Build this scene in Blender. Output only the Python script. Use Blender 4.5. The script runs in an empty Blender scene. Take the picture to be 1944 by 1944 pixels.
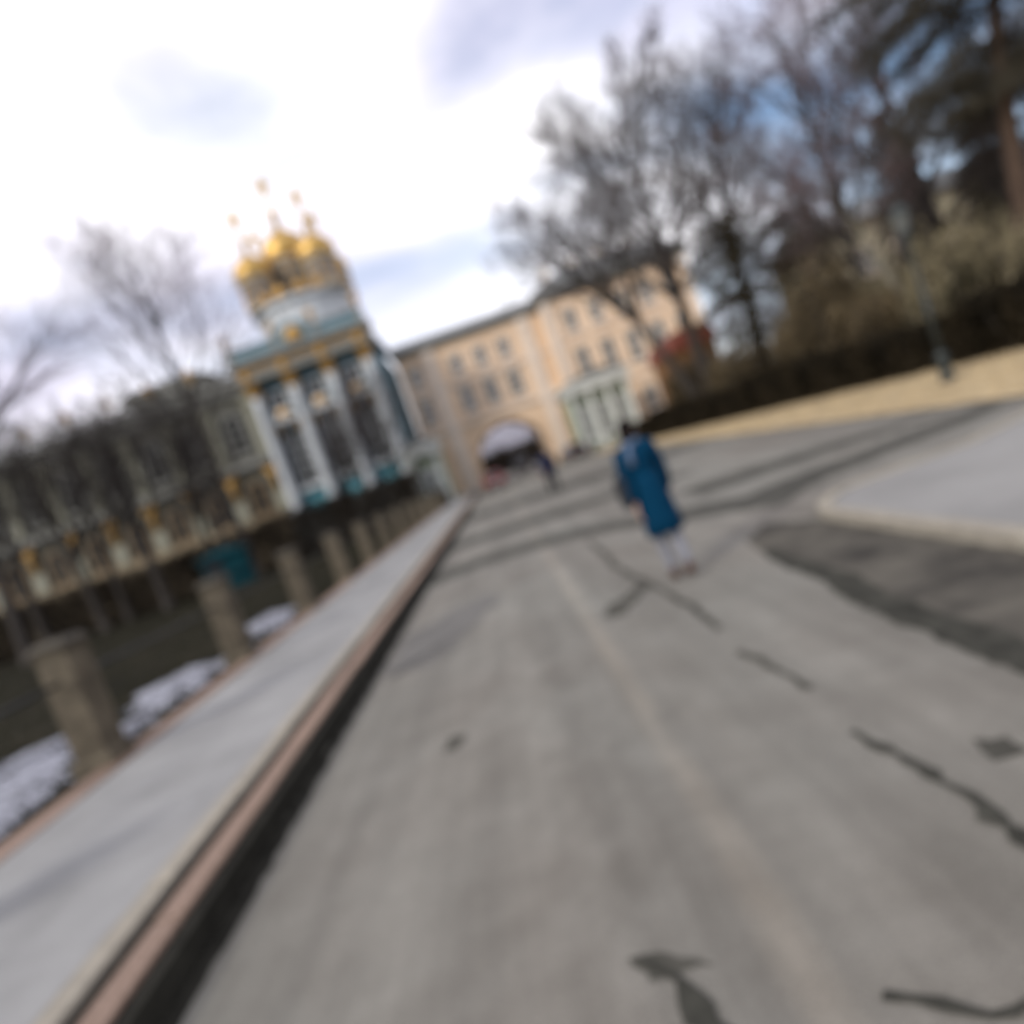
import bpy, bmesh, math, random
import numpy as np
from mathutils import Vector, Matrix

# ------------------------------------------------------------------ camera
scene = bpy.context.scene
C = scene.collection
R = math.radians
PITCH, YAW, ROLL, EYE = R(4.041), R(0.171), R(19.5), 1.65
fw = Vector((math.sin(YAW) * math.cos(PITCH), math.cos(YAW) * math.cos(PITCH), -math.sin(PITCH)))
r0 = Vector((math.cos(YAW), -math.sin(YAW), 0))
u0 = r0.cross(fw)
cr = math.cos(ROLL) * r0 - math.sin(ROLL) * u0
cu = math.sin(ROLL) * r0 + math.cos(ROLL) * u0
cam_d = bpy.data.cameras.new('camera')
cam = bpy.data.objects.new('camera', cam_d)
C.objects.link(cam)
M = Matrix(((cr.x, cu.x, -fw.x, 0), (cr.y, cu.y, -fw.y, 0), (cr.z, cu.z, -fw.z, EYE), (0, 0, 0, 1)))
cam.matrix_world = M
cam_d.sensor_width = 36
cam_d.lens = 36 * 1250 / 1944
cam_d.clip_end = 3000
cam_d.dof.use_dof = True            # a hand camera that missed its focus: everything past arm's length is soft
cam_d.dof.focus_distance = 0.40
cam_d.dof.aperture_fstop = 2.3
scene.camera = cam

# ------------------------------------------------------------------ world, sun, exposure
SUN = Vector((-0.66, -0.60, 0.56)).normalized()
world = bpy.data.worlds.new('World')
scene.world = world
world.use_nodes = True
wt = world.node_tree
wt.nodes.clear()
def wn(t, **k):
    n = wt.nodes.new(t)
    for a, b in k.items():
        setattr(n, a, b)
    return n
sky = wn('ShaderNodeTexSky', sky_type='NISHITA', sun_disc=False)
sky.sun_elevation = math.asin(SUN.z)
sky.sun_rotation = math.atan2(SUN.x, SUN.y)
sky.air_density = 1.0
sky.dust_density = 0.6
sky.ozone_density = 2.0
tc = wn('ShaderNodeTexCoord')
mp = wn('ShaderNodeMapping')
mp.inputs['Location'].default_value = (2.14, 4.90, 3.33)
mp.inputs['Scale'].default_value = (1.0, 1.0, 2.6)
wt.links.new(tc.outputs['Generated'], mp.inputs['Vector'])
n1 = wn('ShaderNodeTexNoise')
n1.inputs['Scale'].default_value = 1.5
n1.inputs['Detail'].default_value = 8
n1.inputs['Roughness'].default_value = 0.45
n1.inputs['Distortion'].default_value = 0.4
wt.links.new(mp.outputs['Vector'], n1.inputs['Vector'])
cover = wn('ShaderNodeValToRGB')
cover.color_ramp.elements[0].position = 0.36
cover.color_ramp.elements[1].position = 0.54
wt.links.new(n1.outputs['Fac'], cover.inputs['Fac'])
mp2 = wn('ShaderNodeMapping')
mp2.inputs['Location'].default_value = (5.44, 5.63, 0.59)
mp2.inputs['Scale'].default_value = (1.0, 1.0, 2.2)
mp2.inputs['Rotation'].default_value = (0, 0, R(13))
wt.links.new(tc.outputs['Generated'], mp2.inputs['Vector'])
n2 = wn('ShaderNodeTexNoise')
n2.inputs['Scale'].default_value = 1.7
n2.inputs['Detail'].default_value = 6
n2.inputs['Roughness'].default_value = 0.45
wt.links.new(mp2.outputs['Vector'], n2.inputs['Vector'])
cloudc = wn('ShaderNodeValToRGB')
cloudc.color_ramp.elements[0].position = 0.36
cloudc.color_ramp.elements[0].color = (0.54, 0.525, 0.64, 1)
cloudc.color_ramp.elements[1].position = 0.61
cloudc.color_ramp.elements[1].color = (1, 0.99, 1, 1)
wt.links.new(n2.outputs['Fac'], cloudc.inputs['Fac'])
bright = wn('ShaderNodeMix', data_type='RGBA', blend_type='MULTIPLY')
bright.inputs['Factor'].default_value = 1
wt.links.new(cloudc.outputs['Color'], bright.inputs['A'])
bright.inputs['B'].default_value = (9.2, 9.1, 9.4, 1)
mixc = wn('ShaderNodeMix', data_type='RGBA')
wt.links.new(cover.outputs['Color'], mixc.inputs['Factor'])
wt.links.new(sky.outputs['Color'], mixc.inputs['A'])
wt.links.new(bright.outputs['Result'], mixc.inputs['B'])
bg = wn('ShaderNodeBackground')
bg.inputs['Strength'].default_value = 0.10
out = wn('ShaderNodeOutputWorld')
wt.links.new(mixc.outputs['Result'], bg.inputs['Color'])
wt.links.new(bg.outputs['Background'], out.inputs['Surface'])

sun_d = bpy.data.lights.new('sun', 'SUN')
sun_d.energy = 1.5
sun_d.angle = R(12)
sun_d.color = (1.0, 0.95, 0.88)
sun = bpy.data.objects.new('sun', sun_d)
sun.rotation_euler = (-SUN).to_track_quat('-Z', 'Y').to_euler()
C.objects.link(sun)
vs = scene.view_settings
vs.view_transform = 'Standard'
vs.look = 'None'
vs.exposure = 0.75
vs.gamma = 1
vs.use_curve_mapping = False

# ------------------------------------------------------------------ materials
MATS = {}
def mat(name, col, rough=0.8, var=0.25, scale=3.0, col2=None, bump=0.0, bscale=None, metal=0.0, spec=0.35, stretch=(1, 1, 1), rand=0.0, detail=6):
    if name in MATS:
        return MATS[name]
    m = bpy.data.materials.new(name)
    m.use_nodes = True
    nt = m.node_tree
    p = nt.nodes['Principled BSDF']
    p.inputs['Roughness'].default_value = rough
    p.inputs['Metallic'].default_value = metal
    p.inputs['Specular IOR Level'].default_value = spec
    t = nt.nodes.new('ShaderNodeTexCoord')
    mpn = nt.nodes.new('ShaderNodeMapping')
    mpn.inputs['Scale'].default_value = stretch
    nt.links.new(t.outputs['Object'], mpn.inputs['Vector'])
    n = nt.nodes.new('ShaderNodeTexNoise')
    n.inputs['Scale'].default_value = scale
    n.inputs['Detail'].default_value = detail
    n.inputs['Roughness'].default_value = 0.62
    nt.links.new(mpn.outputs['Vector'], n.inputs['Vector'])
    rp = nt.nodes.new('ShaderNodeValToRGB')
    rp.color_ramp.elements[0].position = 0.32
    rp.color_ramp.elements[1].position = 0.68
    a = tuple(c * (1 - var) for c in col)
    b = tuple(min(1, c * (1 + var)) for c in (col2 or col))
    rp.color_ramp.elements[0].color = (*a, 1)
    rp.color_ramp.elements[1].color = (*b, 1)
    nt.links.new(n.outputs['Fac'], rp.inputs['Fac'])
    colout = rp.outputs['Color']
    if rand:
        oi = nt.nodes.new('ShaderNodeObjectInfo')
        mr = nt.nodes.new('ShaderNodeMapRange')
        mr.inputs['To Min'].default_value = 1 - rand
        mr.inputs['To Max'].default_value = 1 + rand
        nt.links.new(oi.outputs['Random'], mr.inputs['Value'])
        mx = nt.nodes.new('ShaderNodeMix')
        mx.data_type = 'RGBA'
        mx.blend_type = 'MULTIPLY'
        mx.inputs['Factor'].default_value = 1
        nt.links.new(colout, mx.inputs['A'])
        nt.links.new(mr.outputs['Result'], mx.inputs['B'])
        colout = mx.outputs['Result']
    nt.links.new(colout, p.inputs['Base Color'])
    if bump:
        nb = nt.nodes.new('ShaderNodeTexNoise')
        nb.inputs['Scale'].default_value = bscale or scale * 6
        nb.inputs['Detail'].default_value = 4
        nt.links.new(mpn.outputs['Vector'], nb.inputs['Vector'])
        bp = nt.nodes.new('ShaderNodeBump')
        bp.inputs['Strength'].default_value = bump
        bp.inputs['Distance'].default_value = 0.02
        nt.links.new(nb.outputs['Fac'], bp.inputs['Height'])
        nt.links.new(bp.outputs['Normal'], p.inputs['Normal'])
    MATS[name] = m
    return m

def road_material():
    m = bpy.data.materials.new('worn_asphalt')
    m.use_nodes = True
    nt = m.node_tree
    L = nt.links.new
    p = nt.nodes['Principled BSDF']
    p.inputs['Roughness'].default_value = 0.85
    p.inputs['Specular IOR Level'].default_value = 0.3
    t = nt.nodes.new('ShaderNodeTexCoord')
    def noise(scale, stretch, det=6, ro=0.6):
        q = nt.nodes.new('ShaderNodeMapping')
        q.inputs['Scale'].default_value = stretch
        L(t.outputs['Object'], q.inputs['Vector'])
        n = nt.nodes.new('ShaderNodeTexNoise')
        n.inputs['Scale'].default_value = scale
        n.inputs['Detail'].default_value = det
        n.inputs['Roughness'].default_value = ro
        L(q.outputs['Vector'], n.inputs['Vector'])
        return n.outputs['Fac']
    def ramp(src, p0, p1, c0, c1):
        r = nt.nodes.new('ShaderNodeValToRGB')
        r.color_ramp.elements[0].position, r.color_ramp.elements[1].position = p0, p1
        r.color_ramp.elements[0].color, r.color_ramp.elements[1].color = (*c0, 1), (*c1, 1)
        L(src, r.inputs['Fac'])
        return r.outputs['Color']
    def mix(kind, a, b, f=1.0):
        x = nt.nodes.new('ShaderNodeMix')
        x.data_type = 'RGBA'
        x.blend_type = kind
        x.inputs['Factor'].default_value = f
        L(a, x.inputs['A'])
        L(b, x.inputs['B'])
        return x.outputs['Result']
    base = ramp(noise(0.35, (1, 0.6, 1)), 0.3, 0.7, (0.164, 0.150, 0.131), (0.194, 0.193, 0.173))
    streak = ramp(noise(1.7, (1.4, 0.055, 1), 5), 0.32, 0.68, (0.76, 0.755, 0.745), (1.17, 1.165, 1.15))
    blot = ramp(noise(1.1, (1, 0.8, 1), 7, 0.7), 0.32, 0.62, (0.80, 0.79, 0.775), (1.03, 1.03, 1.03))
    grain = ramp(noise(90, (1, 1, 1), 2), 0.25, 0.75, (0.72, 0.72, 0.72), (1.28, 1.28, 1.27))
    mid = ramp(noise(5.0, (1, 0.7, 1), 6, 0.7), 0.30, 0.70, (0.90, 0.895, 0.885), (1.10, 1.10, 1.095))
    # a worn seam between two paving lanes, slightly paler
    sep = nt.nodes.new('ShaderNodeSeparateXYZ')
    L(t.outputs['Object'], sep.inputs['Vector'])
    def math_(op, a, b):
        q = nt.nodes.new('ShaderNodeMath')
        q.operation = op
        for k_, v_ in enumerate((a, b)):
            if isinstance(v_, (int, float)):
                q.inputs[k_].default_value = v_
            else:
                L(v_, q.inputs[k_])
        return q.outputs[0]
    off = math_('ADD', math_('SUBTRACT', sep.outputs['X'], 0.42), math_('MULTIPLY', noise(0.8, (1, 1, 1), 3), 0.12))
    seam = nt.nodes.new('ShaderNodeMapRange')
    seam.interpolation_type = 'SMOOTHSTEP'
    seam.inputs['From Min'].default_value = 0.14
    seam.inputs['From Max'].default_value = 0.0
    L(math_('ABSOLUTE', off, 0), seam.inputs['Value'])
    lane = ramp(math_('MULTIPLY', seam.outputs['Result'], noise(2.2, (1, 0.5, 1), 4)), 0.1, 0.75, (1, 1, 1), (1.50, 1.43, 1.36))
    c = mix('MULTIPLY', mix('MULTIPLY', mix('MULTIPLY', mix('MULTIPLY', mix('MULTIPLY', base, streak), blot), mid), lane), grain)
    L(c, p.inputs['Base Color'])
    bp = nt.nodes.new('ShaderNodeBump')
    bp.inputs['Strength'].default_value = 0.35
    bp.inputs['Distance'].default_value = 0.01
    L(noise(120, (1, 1, 1), 3), bp.inputs['Height'])
    L(bp.outputs['Normal'], p.inputs['Normal'])
    return m

ASPH = road_material()
PATCH = mat('dark_asphalt', (0.070, 0.067, 0.056), 0.9, 0.35, 1.4, bump=0.3, bscale=90, spec=0.1)
SHADE_ASPH = mat('painted_shade_asphalt', (0.066, 0.064, 0.055), 0.9, 0.3, 1.2, bump=0.3, bscale=90, spec=0.1)  # darker tone that paints tree shade onto the road
PATCHM = mat('mottled_asphalt', (0.058, 0.054, 0.048), 0.85, 0.45, 1.6, (0.085, 0.078, 0.064), bump=0.3, bscale=90, spec=0.1)
PATCH3 = mat('faint_asphalt', (0.118, 0.113, 0.103), 0.85, 0.25, 1.5, bump=0.3, bscale=90)
TAR = mat('tar', (0.042, 0.041, 0.034), 0.9, 0.4, 6, bump=0.3, spec=0.08)
PAVE = mat('pavement_asphalt', (0.240, 0.238, 0.230), 0.85, 0.20, 1.1, bump=0.25, bscale=90)
CONC = mat('pale_concrete', (0.225, 0.220, 0.208), 0.85, 0.15, 0.8, bump=0.25, bscale=80)
PINK = mat('pink_granite', (0.215, 0.140, 0.098), 0.7, 0.25, 30, (0.24, 0.17, 0.13), bump=0.2, rand=0.14)
CREAM = mat('cream_concrete', (0.275, 0.248, 0.200), 0.8, 0.15, 8, bump=0.2, rand=0.10)
GRIME = mat('grimy_stone', (0.022, 0.021, 0.017), 0.9, 0.35, 5, bump=0.4, spec=0.1)
SOILJ = mat('joint_soil', (0.030, 0.026, 0.020), 0.95, 0.3, 12, bump=0.4)
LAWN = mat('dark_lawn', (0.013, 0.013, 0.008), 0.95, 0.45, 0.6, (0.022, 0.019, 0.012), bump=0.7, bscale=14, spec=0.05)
EARTH = mat('earth', (0.065, 0.055, 0.040), 0.95, 0.35, 0.4, bump=0.6, bscale=10)
DRY = mat('dry_verge', (0.39, 0.30, 0.185), 0.95, 0.25, 0.8, (0.42, 0.35, 0.23), bump=0.8, bscale=18)
STRAW = mat('straw_blade', (0.42, 0.33, 0.20), 0.9, 0.35, 2)
GBLADE = mat('lawn_blade', (0.014, 0.016, 0.008), 0.9, 0.4, 1, spec=0.05)
SNOW = mat('old_snow', (0.19, 0.195, 0.225), 0.8, 0.40, 4.0, (0.27, 0.275, 0.31), bump=0.8, bscale=12)
STONE = mat('mossy_stone', (0.074, 0.059, 0.038), 0.85, 0.4, 5, (0.092, 0.076, 0.052), bump=0.6, rand=0.15)
STONECAP = mat('cap_stone', (0.055, 0.048, 0.036), 0.85, 0.3, 6, bump=0.5)
IRON = mat('black_iron', (0.018, 0.018, 0.018), 0.5, 0.3, 8, metal=0.4)
AZURE = mat('azure_stucco', (0.10, 0.185, 0.225), 0.8, 0.18, 0.7, (0.12, 0.205, 0.24))
TURQ = mat('turquoise_stucco', (0.13, 0.36, 0.43), 0.8, 0.15, 0.8)
WHITE = mat('white_stucco', (0.48, 0.505, 0.52), 0.75, 0.12, 1.0)
GREYW = mat('grey_white_stucco', (0.205, 0.205, 0.187), 0.8, 0.15, 0.8)
OCHRE = mat('ochre_stucco', (0.17, 0.115, 0.065), 0.75, 0.2, 1.5, (0.20, 0.145, 0.085))
SAGE = mat('olive_grey_stucco', (0.092, 0.089, 0.070), 0.8, 0.18, 0.6)
PLINTH = mat('buff_stone', (0.25, 0.20, 0.13), 0.8, 0.2, 0.8)
DRUM = mat('beige_drum', (0.40, 0.355, 0.285), 0.8, 0.15, 1)
PALECOL = mat('pale_pilaster', (0.25, 0.245, 0.19), 0.8, 0.15, 0.8)
PEACH = mat('peach_stucco', (0.70, 0.50, 0.33), 0.8, 0.12, 0.35, (0.74, 0.56, 0.39))
CREAMST = mat('cream_trim', (0.70, 0.60, 0.50), 0.75, 0.10, 0.8)
YELW = mat('yellow_stucco', (0.42, 0.36, 0.235), 0.8, 0.15, 0.4, (0.44, 0.39, 0.27))
GOLD = mat('gilding', (0.50, 0.32, 0.10), 0.45, 0.14, 2, metal=0.75, spec=0.5)
GILT = mat('gilt_ornament', (0.38, 0.225, 0.065), 0.5, 0.25, 4, metal=0.4)
ROOF = mat('grey_sheet_roof', (0.155, 0.160, 0.155), 0.55, 0.2, 0.6, metal=0.1)
ROOFB = mat('bluish_sheet_roof', (0.12, 0.165, 0.20), 0.5, 0.2, 0.8, metal=0.1)
LILAC = mat('lilac_stucco', (0.44, 0.43, 0.50), 0.8, 0.08, 0.5)
REDROOF = mat('red_roof', (0.17, 0.045, 0.028), 0.7, 0.3, 2)
ORANGE = mat('orange_wall', (0.17, 0.085, 0.035), 0.8, 0.25, 1)
GLASS = mat('dark_window', (0.016, 0.016, 0.016), 0.3, 0.2, 0.5, spec=0.2)
GLASS2 = mat('grey_window', (0.11, 0.115, 0.115), 0.15, 0.3, 0.5, spec=0.6)
BARK = mat('bark', (0.036, 0.030, 0.025), 0.9, 0.35, 3, bump=0.8, stretch=(1, 1, 0.25))
TWIG = mat('twigs', (0.085, 0.070, 0.068), 0.9, 0.3, 1)
TWIGP = mat('pinkish_twigs', (0.150, 0.105, 0.110), 0.9, 0.3, 1)
PBARK = mat('pine_bark', (0.055, 0.034, 0.022), 0.9, 0.35, 4, bump=0.8, stretch=(1, 1, 0.3))
NEEDLE = mat('pine_needles', (0.038, 0.034, 0.024), 0.8, 0.35, 0.8, (0.055, 0.048, 0.034), spec=0.15)
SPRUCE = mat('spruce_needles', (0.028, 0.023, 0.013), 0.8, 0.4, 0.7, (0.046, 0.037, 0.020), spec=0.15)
OLIVE = mat('olive_leaves', (0.070, 0.060, 0.030), 0.8, 0.5, 0.6, (0.20, 0.168, 0.100))
DRYLEAF = mat('tawny_leaves', (0.052, 0.038, 0.021), 0.85, 0.5, 0.7, (0.125, 0.096, 0.055), spec=0.1)
BIRCH = mat('birch_bark', (0.20, 0.18, 0.135), 0.8, 0.35, 5, stretch=(1, 1, 2))
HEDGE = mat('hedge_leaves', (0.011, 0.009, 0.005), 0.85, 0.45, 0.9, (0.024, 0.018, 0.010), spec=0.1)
BROWNH = mat('brown_hedge', (0.022, 0.017, 0.012), 0.9, 0.4, 0.6, (0.030, 0.023, 0.016), spec=0.1)
TEAL = mat('teal_paint', (0.002, 0.036, 0.046), 0.6, 0.2, 2, spec=0.1)
DTEAL = mat('dark_teal_paint', (0.004, 0.008, 0.010), 0.5, 0.2, 2)
LAMPM = mat('lamp_iron', (0.030, 0.036, 0.034), 0.5, 0.25, 4, metal=0.3)
FROST = mat('frosted_glass', (0.10, 0.105, 0.10), 0.3, 0.1, 2)
LODGEW = mat('lodge_white', (0.58, 0.60, 0.57), 0.75, 0.10, 1)
LODGEG = mat('lodge_green', (0.235, 0.29, 0.185), 0.75, 0.2, 1)

# ------------------------------------------------------------------ mesh helpers
class MB:
    def __init__(s):
        s.v, s.f = [], []
    def add(s, v, f):
        o = len(s.v)
        s.v += [tuple(x) for x in v]
        s.f += [tuple(i + o for i in q) for q in f]
        return s
    def box(s, x0, x1, y0, y1, z0, z1):
        return s.add([(x0, y0, z0), (x1, y0, z0), (x1, y1, z0), (x0, y1, z0), (x0, y0, z1), (x1, y0, z1), (x1, y1, z1), (x0, y1, z1)],
                     [(0, 3, 2, 1), (4, 5, 6, 7), (0, 1, 5, 4), (1, 2, 6, 5), (2, 3, 7, 6), (3, 0, 4, 7)])
    def cbox(s, x0, x1, y0, y1, z0, z1, c):
        # box with chamfered top edges
        v = [(x0, y0, z0), (x1, y0, z0), (x1, y1, z0), (x0, y1, z0), (x0, y0, z1 - c), (x1, y0, z1 - c), (x1, y1, z1 - c), (x0, y1, z1 - c),
             (x0 + c, y0 + c, z1), (x1 - c, y0 + c, z1), (x1 - c, y1 - c, z1), (x0 + c, y1 - c, z1)]
        return s.add(v, [(0, 3, 2, 1), (0, 1, 5, 4), (1, 2, 6, 5), (2, 3, 7, 6), (3, 0, 4, 7), (4, 5, 9, 8), (5, 6, 10, 9), (6, 7, 11, 10), (7, 4, 8, 11), (8, 9, 10, 11)])
    def lathe(s, prof, n=16, cx=0, cy=0, cz=0, sx=1, sy=1):
        o = len(s.v)
        for (r, z) in prof:
            for k in range(n):
                a = 2 * math.pi * k / n
                s.v.append((cx + r * sx * math.cos(a), cy + r * sy * math.sin(a), cz + z))
        for i in range(len(prof) - 1):
            for k in range(n):
                k2 = (k + 1) % n
                s.f.append((o + i * n + k, o + i * n + k2, o + (i + 1) * n + k2, o + (i + 1) * n + k))
        s.f.append(tuple(o + k for k in reversed(range(n))))
        s.f.append(tuple(o + (len(prof) - 1) * n + k for k in range(n)))
        return s
    def prism_y(s, poly, y0, y1):
        # polygon in x,z extruded along y
        n = len(poly)
        v = [(x, y0, z) for x, z in poly] + [(x, y1, z) for x, z in poly]
        f = [tuple(range(n)), tuple(reversed(range(n, 2 * n)))]
        f += [(i + n, (i + 1) % n + n, (i + 1) % n, i) for i in range(n)]
        return s.add(v, f)
    def prism_z(s, poly, z0, z1):
        n = len(poly)
        v = [(x, y, z0) for x, y in poly] + [(x, y, z1) for x, y in poly]
        f = [tuple(reversed(range(n))), tuple(range(n, 2 * n))]
        f += [(i, (i + 1) % n, (i + 1) % n + n, i + n) for i in range(n)]
        return s.add(v, f)
    def prism_x(s, poly, x0, x1):
        n = len(poly)
        v = [(x0, y, z) for y, z in poly] + [(x1, y, z) for y, z in poly]
        f = [tuple(reversed(range(n))), tuple(range(n, 2 * n))]
        f += [(i, (i + 1) % n, (i + 1) % n + n, i + n) for i in range(n)]
        return s.add(v, f)
    def tube(s, pts, rad, n=6, cap=True):
        o = len(s.v)
        P = [Vector(p) for p in pts]
        m = len(P)
        for i in range(m):
            d = (P[min(i + 1, m - 1)] - P[max(i - 1, 0)])
            if d.length < 1e-9:
                d = Vector((0, 0, 1))
            d.normalize()
            a = d.cross(Vector((0.31, 0.95, 0.02)) if abs(d.y) < 0.9 else Vector((1, 0, 0.1)))
            a.normalize()
            b = d.cross(a)
            r = rad[i] if hasattr(rad, '__len__') else rad
            for k in range(n):
                t = 2 * math.pi * k / n
                q = P[i] + (a * math.cos(t) + b * math.sin(t)) * r
                s.v.append((q.x, q.y, q.z))
        for i in range(m - 1):
            for k in range(n):
                k2 = (k + 1) % n
                s.f.append((o + i * n + k, o + i * n + k2, o + (i + 1) * n + k2, o + (i + 1) * n + k))
        if cap:
            s.f.append(tuple(o + k for k in reversed(range(n))))
            s.f.append(tuple(o + (m - 1) * n + k for k in range(n)))
        return s
    def mesh(s, name, m, smooth=False):
        me = bpy.data.meshes.new(name)
        me.from_pydata(s.v, [], s.f)
        me.materials.append(m)
        if smooth:
            me.polygons.foreach_set('use_smooth', [True] * len(me.polygons))
        me.update()
        return me
    def build(s, name, m, parent=None, loc=(0, 0, 0), smooth=False, rz=0):
        return link(name, s.mesh(name, m, smooth), parent, loc, rz)

def link(name, me, parent=None, loc=(0, 0, 0), rz=0, scale=None):
    o = bpy.data.objects.new(name, me)
    C.objects.link(o)
    o.parent = parent
    o.location = loc
    o.rotation_euler = (0, 0, rz)
    if scale:
        o.scale = scale
    return o
def tag(o, label=None, cat=None, group=None, kind=None):
    if label: o['label'] = label
    if cat: o['category'] = cat
    if group: o['group'] = group
    if kind: o['kind'] = kind
    return o
def thing(name, label, cat, loc=(0, 0, 0), rz=0, group=None):
    return tag(link(name, None, None, loc, rz), label, cat, group)
def structure(name, mb, m, parent=None):
    o = mb.build(name, m, parent)
    if parent is None:
        o['kind'] = 'structure'
    return o
def bevel(me, w, seg=2):
    bm = bmesh.new()
    bm.from_mesh(me)
    bmesh.ops.bevel(bm, geom=bm.edges[:], offset=w, segments=seg, affect='EDGES', profile=0.6)
    bm.to_mesh(me)
    bm.free()
    return me
def recalc(me):
    bm = bmesh.new()
    bm.from_mesh(me)
    bmesh.ops.recalc_face_normals(bm, faces=bm.faces[:])
    bm.to_mesh(me)
    bm.free()
    return me
def tri_mesh(name, V, m, per=3):
    # V: array of n faces x per corners x 3
    n = len(V)
    me = bpy.data.meshes.new(name)
    me.vertices.add(n * per)
    me.vertices.foreach_set('co', np.asarray(V, dtype=np.float32).reshape(-1))
    me.loops.add(n * per)
    me.loops.foreach_set('vertex_index', np.arange(n * per, dtype=np.int32))
    me.polygons.add(n)
    me.polygons.foreach_set('loop_start', np.arange(0, n * per, per, dtype=np.int32))
    me.update(calc_edges=True)
    me.materials.append(m)
    return me

# ------------------------------------------------------------------ the ground
g = structure('ground', MB().add([(-900, -300, -0.03), (900, -300, -0.03), (900, 1500, -0.03), (-900, 1500, -0.03)], [(0, 1, 2, 3)]), EARTH)
g['label'] = 'dark bare earth stretching beyond the street and the park'

# road: between the kerb of the canal-side pavement and the verge
KX = -1.94
road = structure('road', MB().add([(KX - 0.05, -8, 0), (7.9, -8, 0), (7.9, 11, 0), (8.1, 30, 0), (8.6, 64, 0), (9, 150, 0), (-3.2, 150, 0), (-2.6, 64, 0), (KX - 0.05, 40, 0)],
                                  [tuple(range(9))]), ASPH)
road['label'] = 'worn grey asphalt street running towards the archway'

def blob_sheet(name, outline, m, z, seed, jag=0.04, step=0.12, parent=road):
    rnd = random.Random(seed)
    pts = []
    n = len(outline)
    for i in range(n):
        a, b = Vector(outline[i]), Vector(outline[(i + 1) % n])
        k = max(1, int((b - a).length / step))
        for j in range(k):
            p = a.lerp(b, j / k)
            pts.append((p.x + rnd.uniform(-jag, jag), p.y + rnd.uniform(-jag, jag), z))
    me = MB().add(pts, [tuple(range(len(pts)))]).mesh(name, m)
    bm = bmesh.new()
    bm.from_mesh(me)
    bmesh.ops.triangulate(bm, faces=bm.faces[:])
    bm.to_mesh(me)
    bm.free()
    return link(name, me, parent)
def ribbon(name, pts, w, m, z, seed, parent=road):
    rnd = random.Random(seed)
    L_, R_ = [], []
    P = []
    for i in range(len(pts) - 1):
        a, b = Vector(pts[i]), Vector(pts[i + 1])
        k = max(1, int((b - a).length / 0.06))
        P += [(a.lerp(b, j / k), i + j / k) for j in range(k)]
    P.append((Vector(pts[-1]), len(pts) - 1))
    drift = 0
    n = len(P)
    for i, (p, t) in enumerate(P):
        d = (P[min(i + 1, n - 1)][0] - P[max(i - 1, 0)][0]).normalized()
        q = Vector((-d.y, d.x))
        drift = drift * 0.82 + rnd.uniform(-0.016, 0.016)
        ww = w * (0.35 + 0.65 * math.sin(math.pi * min(1, max(0, (i + 0.6) / n))) ** 0.5) * (rnd.uniform(0.8, 1.2) if w > 0.12 else rnd.uniform(0.30, 1.45)) / 2
        c = p + q * drift
        L_.append((c.x + q.x * ww, c.y + q.y * ww, z))
        R_.append((c.x - q.x * ww, c.y - q.y * ww, z))
    return MB().add(L_ + R_, [(i, n + i, n + i + 1, i + 1) for i in range(n - 1)]).build(name, m, parent)

# darker repair strips and wear in the asphalt, plus painted branch shadows
blob_sheet('patch_shade_sheet', [(2.08, 2.2), (3.06, 2.0), (3.06, 6.9), (2.75, 7.6), (2.3, 7.0), (2.16, 6.0), (2.1, 4.3)], PATCHM, 0.004, 1, 0.02)
ribbon('tar_seam', [(2.06, 1.6), (2.05, 3.0), (2.10, 4.3), (2.25, 6.4)], 0.23, TAR, 0.008, 2)
blob_sheet('patch_shade_sheet', [(-1.9, 12.0), (-0.9, 12.4), (0.6, 11.9), (1.6, 11.0), (2.6, 9.3), (3.3, 8.3), (4.3, 9.0), (5.6, 9.35), (7.7, 9.6), (7.7, 10.4), (5.6, 10.2), (4.2, 10.1), (3.4, 9.8), (2.4, 11.2), (1.2, 12.9), (-0.2, 13.7), (-1.9, 13.6)], SHADE_ASPH, 0.004, 3, 0.08)  # this and the next two sheets: branch shadows painted across the road
blob_sheet('patch_shade_sheet', [(-1.9, 17), (1.5, 16.2), (4.5, 15.4), (4.4, 16.6), (1.5, 18.4), (-1.9, 19)], SHADE_ASPH, 0.004, 4, 0.12)
blob_sheet('patch_shade_sheet', [(-1.9, 26), (3, 24.5), (7.5, 23.5), (7.6, 27), (3.2, 29), (-1.9, 30)], SHADE_ASPH, 0.004, 5, 0.15)
blob_sheet('patch_shade_sheet', [(0.50, 5.9), (0.72, 5.95), (1.08, 6.55), (1.02, 6.85), (0.82, 6.6), (0.55, 6.3)], PATCH, 0.004, 6, 0.05)
blob_sheet('patch_shade_sheet', [(1.40, 2.36), (1.53, 2.34), (1.55, 2.46), (1.44, 2.50)], PATCH, 0.004, 7, 0.02, 0.05)
blob_sheet('patch_shade_sheet', [(-0.93, 4.22), (-0.83, 4.20), (-0.80, 4.42), (-0.9, 4.47)], PATCH, 0.004, 8, 0.02, 0.06)
blob_sheet('patch_shade_sheet', [(-1.75, 6.5), (-1.1, 6.8), (-0.5, 8.6), (-0.6, 9.4), (-1.2, 8.9), (-1.8, 8.2)], PATCH3, 0.004, 9, 0.12)
blob_sheet('patch_shade_sheet', [(3.3, 11.5), (7.6, 10.9), (7.6, 11.4), (5.2, 12.6), (3.3, 13.2)], SHADE_ASPH, 0.004, 29, 0.08)  # another branch shadow, painted as a dark sheet
ribbon('tar_seam', [(1.13, 1.2), (1.14, 1.9), (1.18, 2.15), (1.16, 2.45), (1.13, 2.85)], 0.062, TAR, 0.0085, 12)
ribbon('tar_seam', [(1.18, 3.36), (1.15, 3.7), (1.11, 4.18)], 0.065, PATCH, 0.0085, 13)
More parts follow.
